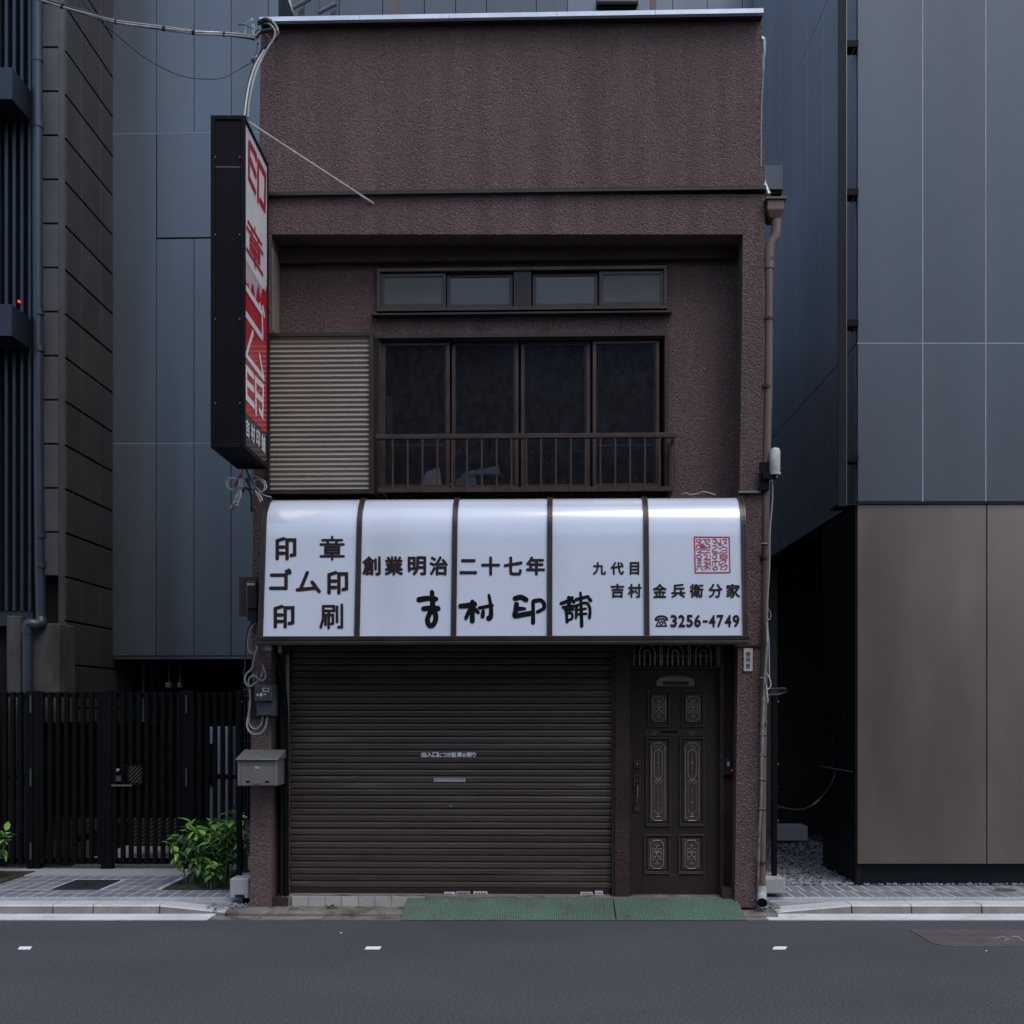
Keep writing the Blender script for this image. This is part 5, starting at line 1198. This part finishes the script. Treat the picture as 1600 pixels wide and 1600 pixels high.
mesh_fence('black mesh fence running back along the left side of the shop', W(373, 1200, 10.4).x, 10.4, 12.0, W(373, 1078, 10.4).z)
def block(label, p0, q0, p1, q1, Z, dp_, notch=True):
    x0, x1, z0, z1 = rect(p0, q0, p1, q1, Z); b = thing('footing_block', label, 'concrete block', ((x0+x1)/2, Z, z0), group='concrete footing blocks')
    if notch:
        n0, n1 = x0+(x1-x0)*.25, x0+(x1-x0)*.75; nh = z0+(z1-z0)*.16
        mb = MB().prism_y([(x0,z0),(n0,z0),(n0,nh),(n1,nh),(n1,z0),(x1,z0),(x1,z1),(x0,z1)], Z, Z+dp_)
    else: mb = MB().box(x0, x1, Z, Z+dp_, z0, z1)
    mb.part('block', 'concrete', b, bevel=.008)
block('pale concrete footing block left of the shop pier', 359, 1373, 389, 1404, 10.2, .38)
block('pale concrete footing block right of the downpipe', 1194, 1372.5, 1227, 1396.5, 10.30, .36, False)
block('pale concrete block further back between gravel and dark alley', 1213, 1291, 1262, 1314, 14.3, .35, False)

# ================================================================ RIGHT BUILDING
rbd = thing('metal_clad_building', 'modern building with slate upper panels over a bronze metal base at the right', 'building', (3.03, 11, 0))
XS = 3.03; ZR = 11.0; zlow = W(1450, 784, ZR).z; zseam = W(1450, 536, ZR).z; ztop = 12.2
fxs = [XS, W(1442, 600, ZR).x, W(1540.5, 600, ZR).x, W(1640, 600, ZR).x, W(1740, 600, ZR).x]
for i, (a, b) in enumerate(zip(fxs[:-1], fxs[1:])):
    for (z0, z1) in ((zlow, zseam), (zseam, ztop)):
        MB().box(a+.003, b-.003, ZR, ZR+.04, z0+.004, z1-.004).part('slate_panel', 'slate_panel', rbd, bevel=.003)
for x in fxs[1:-1]: MB().box(x-.0035, x+.0035, ZR+.001, ZR+.006, zlow, ztop).part('sealant_line', 'seam', rbd)
MB().box(XS, fxs[-1], ZR+.001, ZR+.006, zseam-.0035, zseam+.0035).part('sealant_line', 'seam', rbd)
MB().box(XS+.0, fxs[-1], ZR-.012, ZR+.05, zlow-.022, zlow+.001).part('drip_flashing', 'dark_panel', rbd)
MB().box(XS+.03, 8, ZR+.042, 18, zlow, ztop).part('upper_core', 'dark_panel', rbd)
# side cladding
sy = [ZR+.045, 11.63, 12.28, 12.99, 13.69, 14.39, 15.07, 15.77, 16.19]
for a, b in zip(sy[:-1], sy[1:]):
    MB().box(XS, XS+.028, a+.003, b-.003, zseam+.004, ztop).part('side_panel', 'side_panel', rbd, bevel=.002)
    MB().box(XS, XS+.028, a+.003, b-.003, zlow+.0, zseam-.004).part('side_panel', 'side_panel', rbd, bevel=.002)
# vertical fin standing off the corner
f0, f1 = W(1310, 400, ZR-.05).x, W(1323, 400, ZR-.05).x
MB().box(f0, f1, ZR-.05, ZR-.03, zlow-.05, ztop).part('corner_fin', 'dark_panel', rbd)
MB().box(f1-.006, f1, ZR-.056, ZR-.0505, zlow-.04, ztop).part('fin_edge', 'bronze_panel', rbd)
MB().box(f0, XS, ZR-.03, ZR+.3, zlow-.035, zlow-.0225).part('fin_base', 'dark_panel', rbd)
for y in (71, 302, 506, 717):
    z = W(1332, y, ZR).z; MB().box(f1, XS-.001, ZR-.045, ZR+.10, z-.035, z+.025).part('fin_bracket', 'black', rbd)
    MB().tube([(XS-.03, ZR-.03, z-.04), (XS-.06, ZR-.03, z-.10)], .008, 5).part('bracket_stay', 'black', rbd)
# bronze base
bxs = [XS+.0, W(1542.5, 1000, ZR).x, W(1740, 1000, ZR).x]; zb0_, zb1_ = W(1450, 1350, ZR).z, zlow-.024
for a, b in zip(bxs[:-1], bxs[1:]): MB().box(a+.004, b-.004, ZR+.01, ZR+.05, zb0_, zb1_).part('bronze_panel', 'bronze_panel', rbd, bevel=.003)
MB().box(XS+.06, bxs[-1], ZR+.10, ZR+.2, 0, zb1_).part('plinth', 'dark_panel', rbd)
MB().box(XS-.018, XS-.001, ZR+.012, ZR+.05, .1, zb1_).part('corner_trim', 'black', rbd)
MB().box(XS, XS+.05, ZR+.052, 12.3, .08, zlow-.036).part('side_wall', 'dark_panel', rbd)
for y in (11.5, 11.9): MB().box(XS-.002, XS, y-.003, y+.003, .1, zlow-.04).part('side_joint', 'slate_panel', rbd)
MB().tube([W(1283,1197,12.3)+Vector((-.004,0,0)), W(1333,1206,11.1)+Vector((-.004,0,0))], .004, 5).part('joint_line', 'locker', rbd)
MB().box(1.9, 8, 17.5, 17.6, 0, 3.8).part('alley_back', 'void', rbd)
MB().box(XS+.051, 8, 12.31, 17.5, zlow-.03, zlow-.001).part('soffit', 'void', rbd); MB().box(6, 6.1, 12.3, 17.5, 0, 3.7).part('alley_side', 'void', rbd)
# vent box on the side wall
q = rect(1193, 258, 1224, 296, 11.7)  # box widened to stand in for its mirror image in the side wall
vb = thing('wall_duct', 'small blue grey duct box projecting between the two buildings', 'duct', (q[0], 11.7, q[2]))
MB().box(q[0], q[1]-.0, 11.7, 12.1, q[2], q[3]).part('duct_box', 'slate_panel', vb, bevel=.004); MB().box(xr-.3, q[0], 11.8, 12.0, q[2]+.05, q[3]-.05).part('duct_neck', 'dark_panel', vb); MB().box(q[0]+.01, q[1]-.01, 11.72, 12.08, q[2]-.03, q[2]-.001).part('duct_grille', 'black', vb)
cable('thin dark wire slanting between the shop roof and the blue wall', [(1296,-8,11.3),(1270,55,11.2),(1235,135,11.1),(1210,197,11.0),(1191,243,10.9)], .0035, 'cable_black', name='wire')
ch = thing('hanging_chain', 'dark chain sagging between the mesh fence and the right side wall', 'chain', tuple(W(1306, 1206, 11.6)))
P = spline([W(1306,1206,11.62), W(1300,1222,11.5), W(1288,1240,11.3), W(1272,1256,11.1), W(1255,1264,10.9), W(1235,1264,10.7), W(1212,1259,10.5)], 7)
for i in range(0, len(P)-1):
    d_ = (P[i+1]-P[i]); MB().tube([P[i]+d_*.1, P[i]+d_*.95], .006 if i % 2 else .009, 6).part('link', 'meter' if i in (3,4,5,18,19,20,21) else 'meter_black', ch)
# gravel bed
gv = MB(); rg = random.Random(3)
for i in range(3800):
    y = 11.03+(rg.random()**1.5)*4.0; x = rg.uniform(1.93, XS-.0) if y < 12.4 else rg.uniform(1.8, 3.5)
    if y < 11.06 and x < 2.05: continue
    s = rg.uniform(.012, .032); z = .082+rg.uniform(0, .025); a = rg.uniform(0, 6.28)
    c_, s__ = math.cos(a), math.sin(a); pts = []
    for (u, v, w) in ((1,0,0),(0,1,0),(-1,0,0),(0,-1,0),(0,0,.8),(0,0,-.8)):
        u *= s*rg.uniform(.8,1.4); v *= s*rg.uniform(.7,1.2); w *= s*rg.uniform(.6,1.1); pts.append((x+u*c_-v*s__, y+u*s__+v*c_, z+w))
    gv.add(pts, [(0,1,4),(1,2,4),(2,3,4),(3,0,4),(1,0,5),(2,1,5),(3,2,5),(0,3,5)])
for i in range(260):          # pebbles swept to the foot of the walls
    if i < 130: x = rg.uniform(3.1, 4.6); y = rg.uniform(10.99, 11.06); z = .10
    elif i < 200: x = rg.uniform(1.93, 2.10); y = rg.uniform(9.95, 10.3); z = .06
    else: x = rg.uniform(-2.75, -2.42); y = rg.uniform(9.98, 10.2); z = .06
    s = rg.uniform(.006, .016)*(1.3 if i < 130 and rg.random() < .15 else 1)
    gv.add([(x+s*1.3,y,z),(x,y+s,z),(x-s*1.2,y,z),(x,y-s,z),(x+s*.2,y,z+s),(x,y,z-s)], [(0,1,4),(1,2,4),(2,3,4),(3,0,4),(1,0,5),(2,1,5),(3,2,5),(0,3,5)])
gv.top('gravel', 'gravel', 'bed of blue grey gravel in the alley with pebbles along the wall feet', 'gravel', kind='stuff')
MB().box(1.5, XS+.3, 11.021, 17.5, -.02, .08).top('alley_ground', 'soil', 'dark ground of the right side alley under the gravel', None, kind='structure')

# ================================================================ PLANTS
def leaf_mesh(name, L=.10, Wd=.034, fold=.35, droop=.25):
    mb = MB(); n = 6; rows = []
    for i in range(n+1):
        t = i/n; w = Wd*math.sin(math.pi*min(1, t**.75*1.0))*(1-.15*t) if 0 < t < 1 else 0
        x = L*t; z = -droop*L*t*t; rows.append((x, w, z))
    for (x, w, z) in rows: mb.v += [(x, -w, z+fold*w), (x, 0, z), (x, w, z+fold*w)]
    for i in range(n):
        a = 3*i; mb.f += [(a, a+3, a+4, a+1), (a+1, a+4, a+5, a+2)]
    return mb.mesh(name, recalc=False)
lms = [leaf_mesh('leaf', .15, .030, .3, .35), leaf_mesh('leaf', .17, .038, .25, .5), leaf_mesh('leaf', .12, .030, .35, .15)]
LM = []
for m_ in ('leaf', 'leaf2', 'leaf3'):
    for l in lms:
        c_ = l.copy(); c_.materials.append(M[m_]); LM.append(c_)
def plant(label, x, y, h, nst, spread, nl, seed, grp='leafy shrubs in the planting beds'):
    nl = int(nl*2.9); nst += 2; spread *= 1.15
    r = random.Random(seed); z0 = .10
    t = thing('leafy_shrub', label, 'shrub', (x, y, z0), group=grp)
    sm = MB(); tips = []
    for i in range(nst):
        a = r.uniform(0, 6.28); d = r.uniform(.3, 1)*spread; hh = h*r.uniform(.62, 1.0)
        b0 = Vector((x+.05*math.cos(a)*r.random(), y+.05*math.sin(a), z0)); e0 = Vector((x+d*math.cos(a), y+d*math.sin(a)*.7, z0+hh))
        m0_ = (b0+e0)/2+Vector((r.uniform(-.02,.02), r.uniform(-.02,.02), .05)); P = spline([b0, m0_, e0], 5)
        sm.tube(P, [.005]*(len(P)-2)+[.003, .002], 5); tips.append(P)
    sm.part('stems', 'stem', t)
    for k in range(nl):
        P = tips[k % nst]; f = r.choice((1, .95, .88, .8, .7, .6, .5, .4)) if k >= nst*2 else 1; idx = min(len(P)-1, int(f*(len(P)-1))); q = P[idx]
        ya = r.uniform(0, 6.28); pit = r.uniform(-1.0, .35) if f > .9 else r.uniform(-.5, .5)
        up = f > .8; sc = r.uniform(.48, .92)
        me = LM[(3 if (up and r.random() < .6) else (0 if r.random() < .6 else 6)) + r.randrange(3)]
        piece('leaf', me, None, t, q, (r.uniform(-.5, .5), pit, ya), (sc, sc, sc))
plant('bushy green shrub at the left of the corner bed, leaning over the setts', W(292,1380,10.95).x, 11.0, .46, 7, .17, 44, 11)
plant('tallest green shrub in the middle of the corner bed', W(325,1380,11.2).x, 11.25, .62, 9, .20, 60, 12)
plant('dense green shrub at the right of the corner bed by the block', W(352,1380,11.0).x, 10.95, .55, 8, .18, 54, 13)
plant('green shrub behind the others against the black fence', W(345,1370,11.5).x, 11.6, .66, 7, .2, 40, 14)
plant('low green shrub at the front of the corner bed', W(332,1390,10.8).x, 10.78, .22, 5, .09, 16, 15)
plant('leafy green shrub filling the left front of the corner bed', W(303,1380,11.3).x, 11.35, .50, 7, .17, 40, 21)
plant('slim green shrub squeezed between mesh fence and shop pier', W(384,1380,11.2).x, 11.2, .56, 4, .06, 18, 16)
plant('green shrub cut by the left edge of the picture', W(-10,1370,11.5).x, 11.4, .48, 6, .16, 40, 17)
plant('small shrub half hidden at the left bed behind', W(-25,1370,11.5).x, 11.7, .5, 4, .12, 20, 18)
lt = MB()
rg2 = random.Random(5)
for i in range(60):
    x = rg2.uniform(soil_x0+.05, -2.55); y = rg2.uniform(10.76, 11.3); a = rg2.uniform(0, 6.28); l = rg2.uniform(.02, .05); w = l*.35; z = .104+rg2.random()*.008
    c_, s_ = math.cos(a), math.sin(a)
    lt.add([(x-l*c_, y-l*s_, z), (x-w*s_, y+w*c_, z+.004), (x+l*c_, y+l*s_, z+.002), (x+w*s_, y-w*c_, z+.006)], [(0,1,2),(0,2,3)])
lt.top('leaf_litter', 'soil_litter', 'dry brown fallen leaves scattered on the corner soil bed', 'leaf litter', kind='stuff')
# weed and stones
wd = thing('weed', 'tiny green weed growing from the step below the shutter', 'weed', (0, -.03, .04), FM)
p = UM(519, 1420, -.02); BASE[wd] = Vector((p.x, -.04, .04)); wd.matrix_world = FM @ Matrix.Translation(BASE[wd])
for i in range(9): piece('leaf', LM[i % 3], None, wd, BASE[wd]+Vector((random.uniform(-.02,.02), random.uniform(-.02,.01), .012)), (random.uniform(-.4,.4), random.uniform(-.9,0), random.uniform(0,6.28)), (.4,.4,.4))

# ================================================================ OPPOSITE SIDE OF THE STREET (behind the viewer; the street is a canyon)
op = [(-16, -9.2, 11.0, 'grey concrete office block across the street, left of the others'), (-9.0, -2.2, 11.8, 'plastered shop block across the street'), (-2.0, 5.2, 11.5, 'tall grey block across the street behind the viewer'), (5.4, 13, 10.6, 'grey block across the street, right of the others')]
wm_ = {}
for i, (xa, xb, h, lab) in enumerate(op):
    b = thing('street_building', lab, 'building', ((xa+xb)/2, -10, 0))
    MB().box(xa, xb, -18, -9, 0, h).part('wall', ['tile_grey', 'old_concrete', 'slate_panel', 'concrete'][i], b)
    n = int((xb-xa)/1.7)
    me = MB().box(-.5, .5, -9.0, -8.97, 0, 1.3).mesh('window'); me.materials.append(M['black'])
    for fl in range(int(h/3)):
        for k in range(n): piece('window', me, None, b, (xa+.9+k*1.7, 0, 1.0+fl*3.0)).location.y = 10
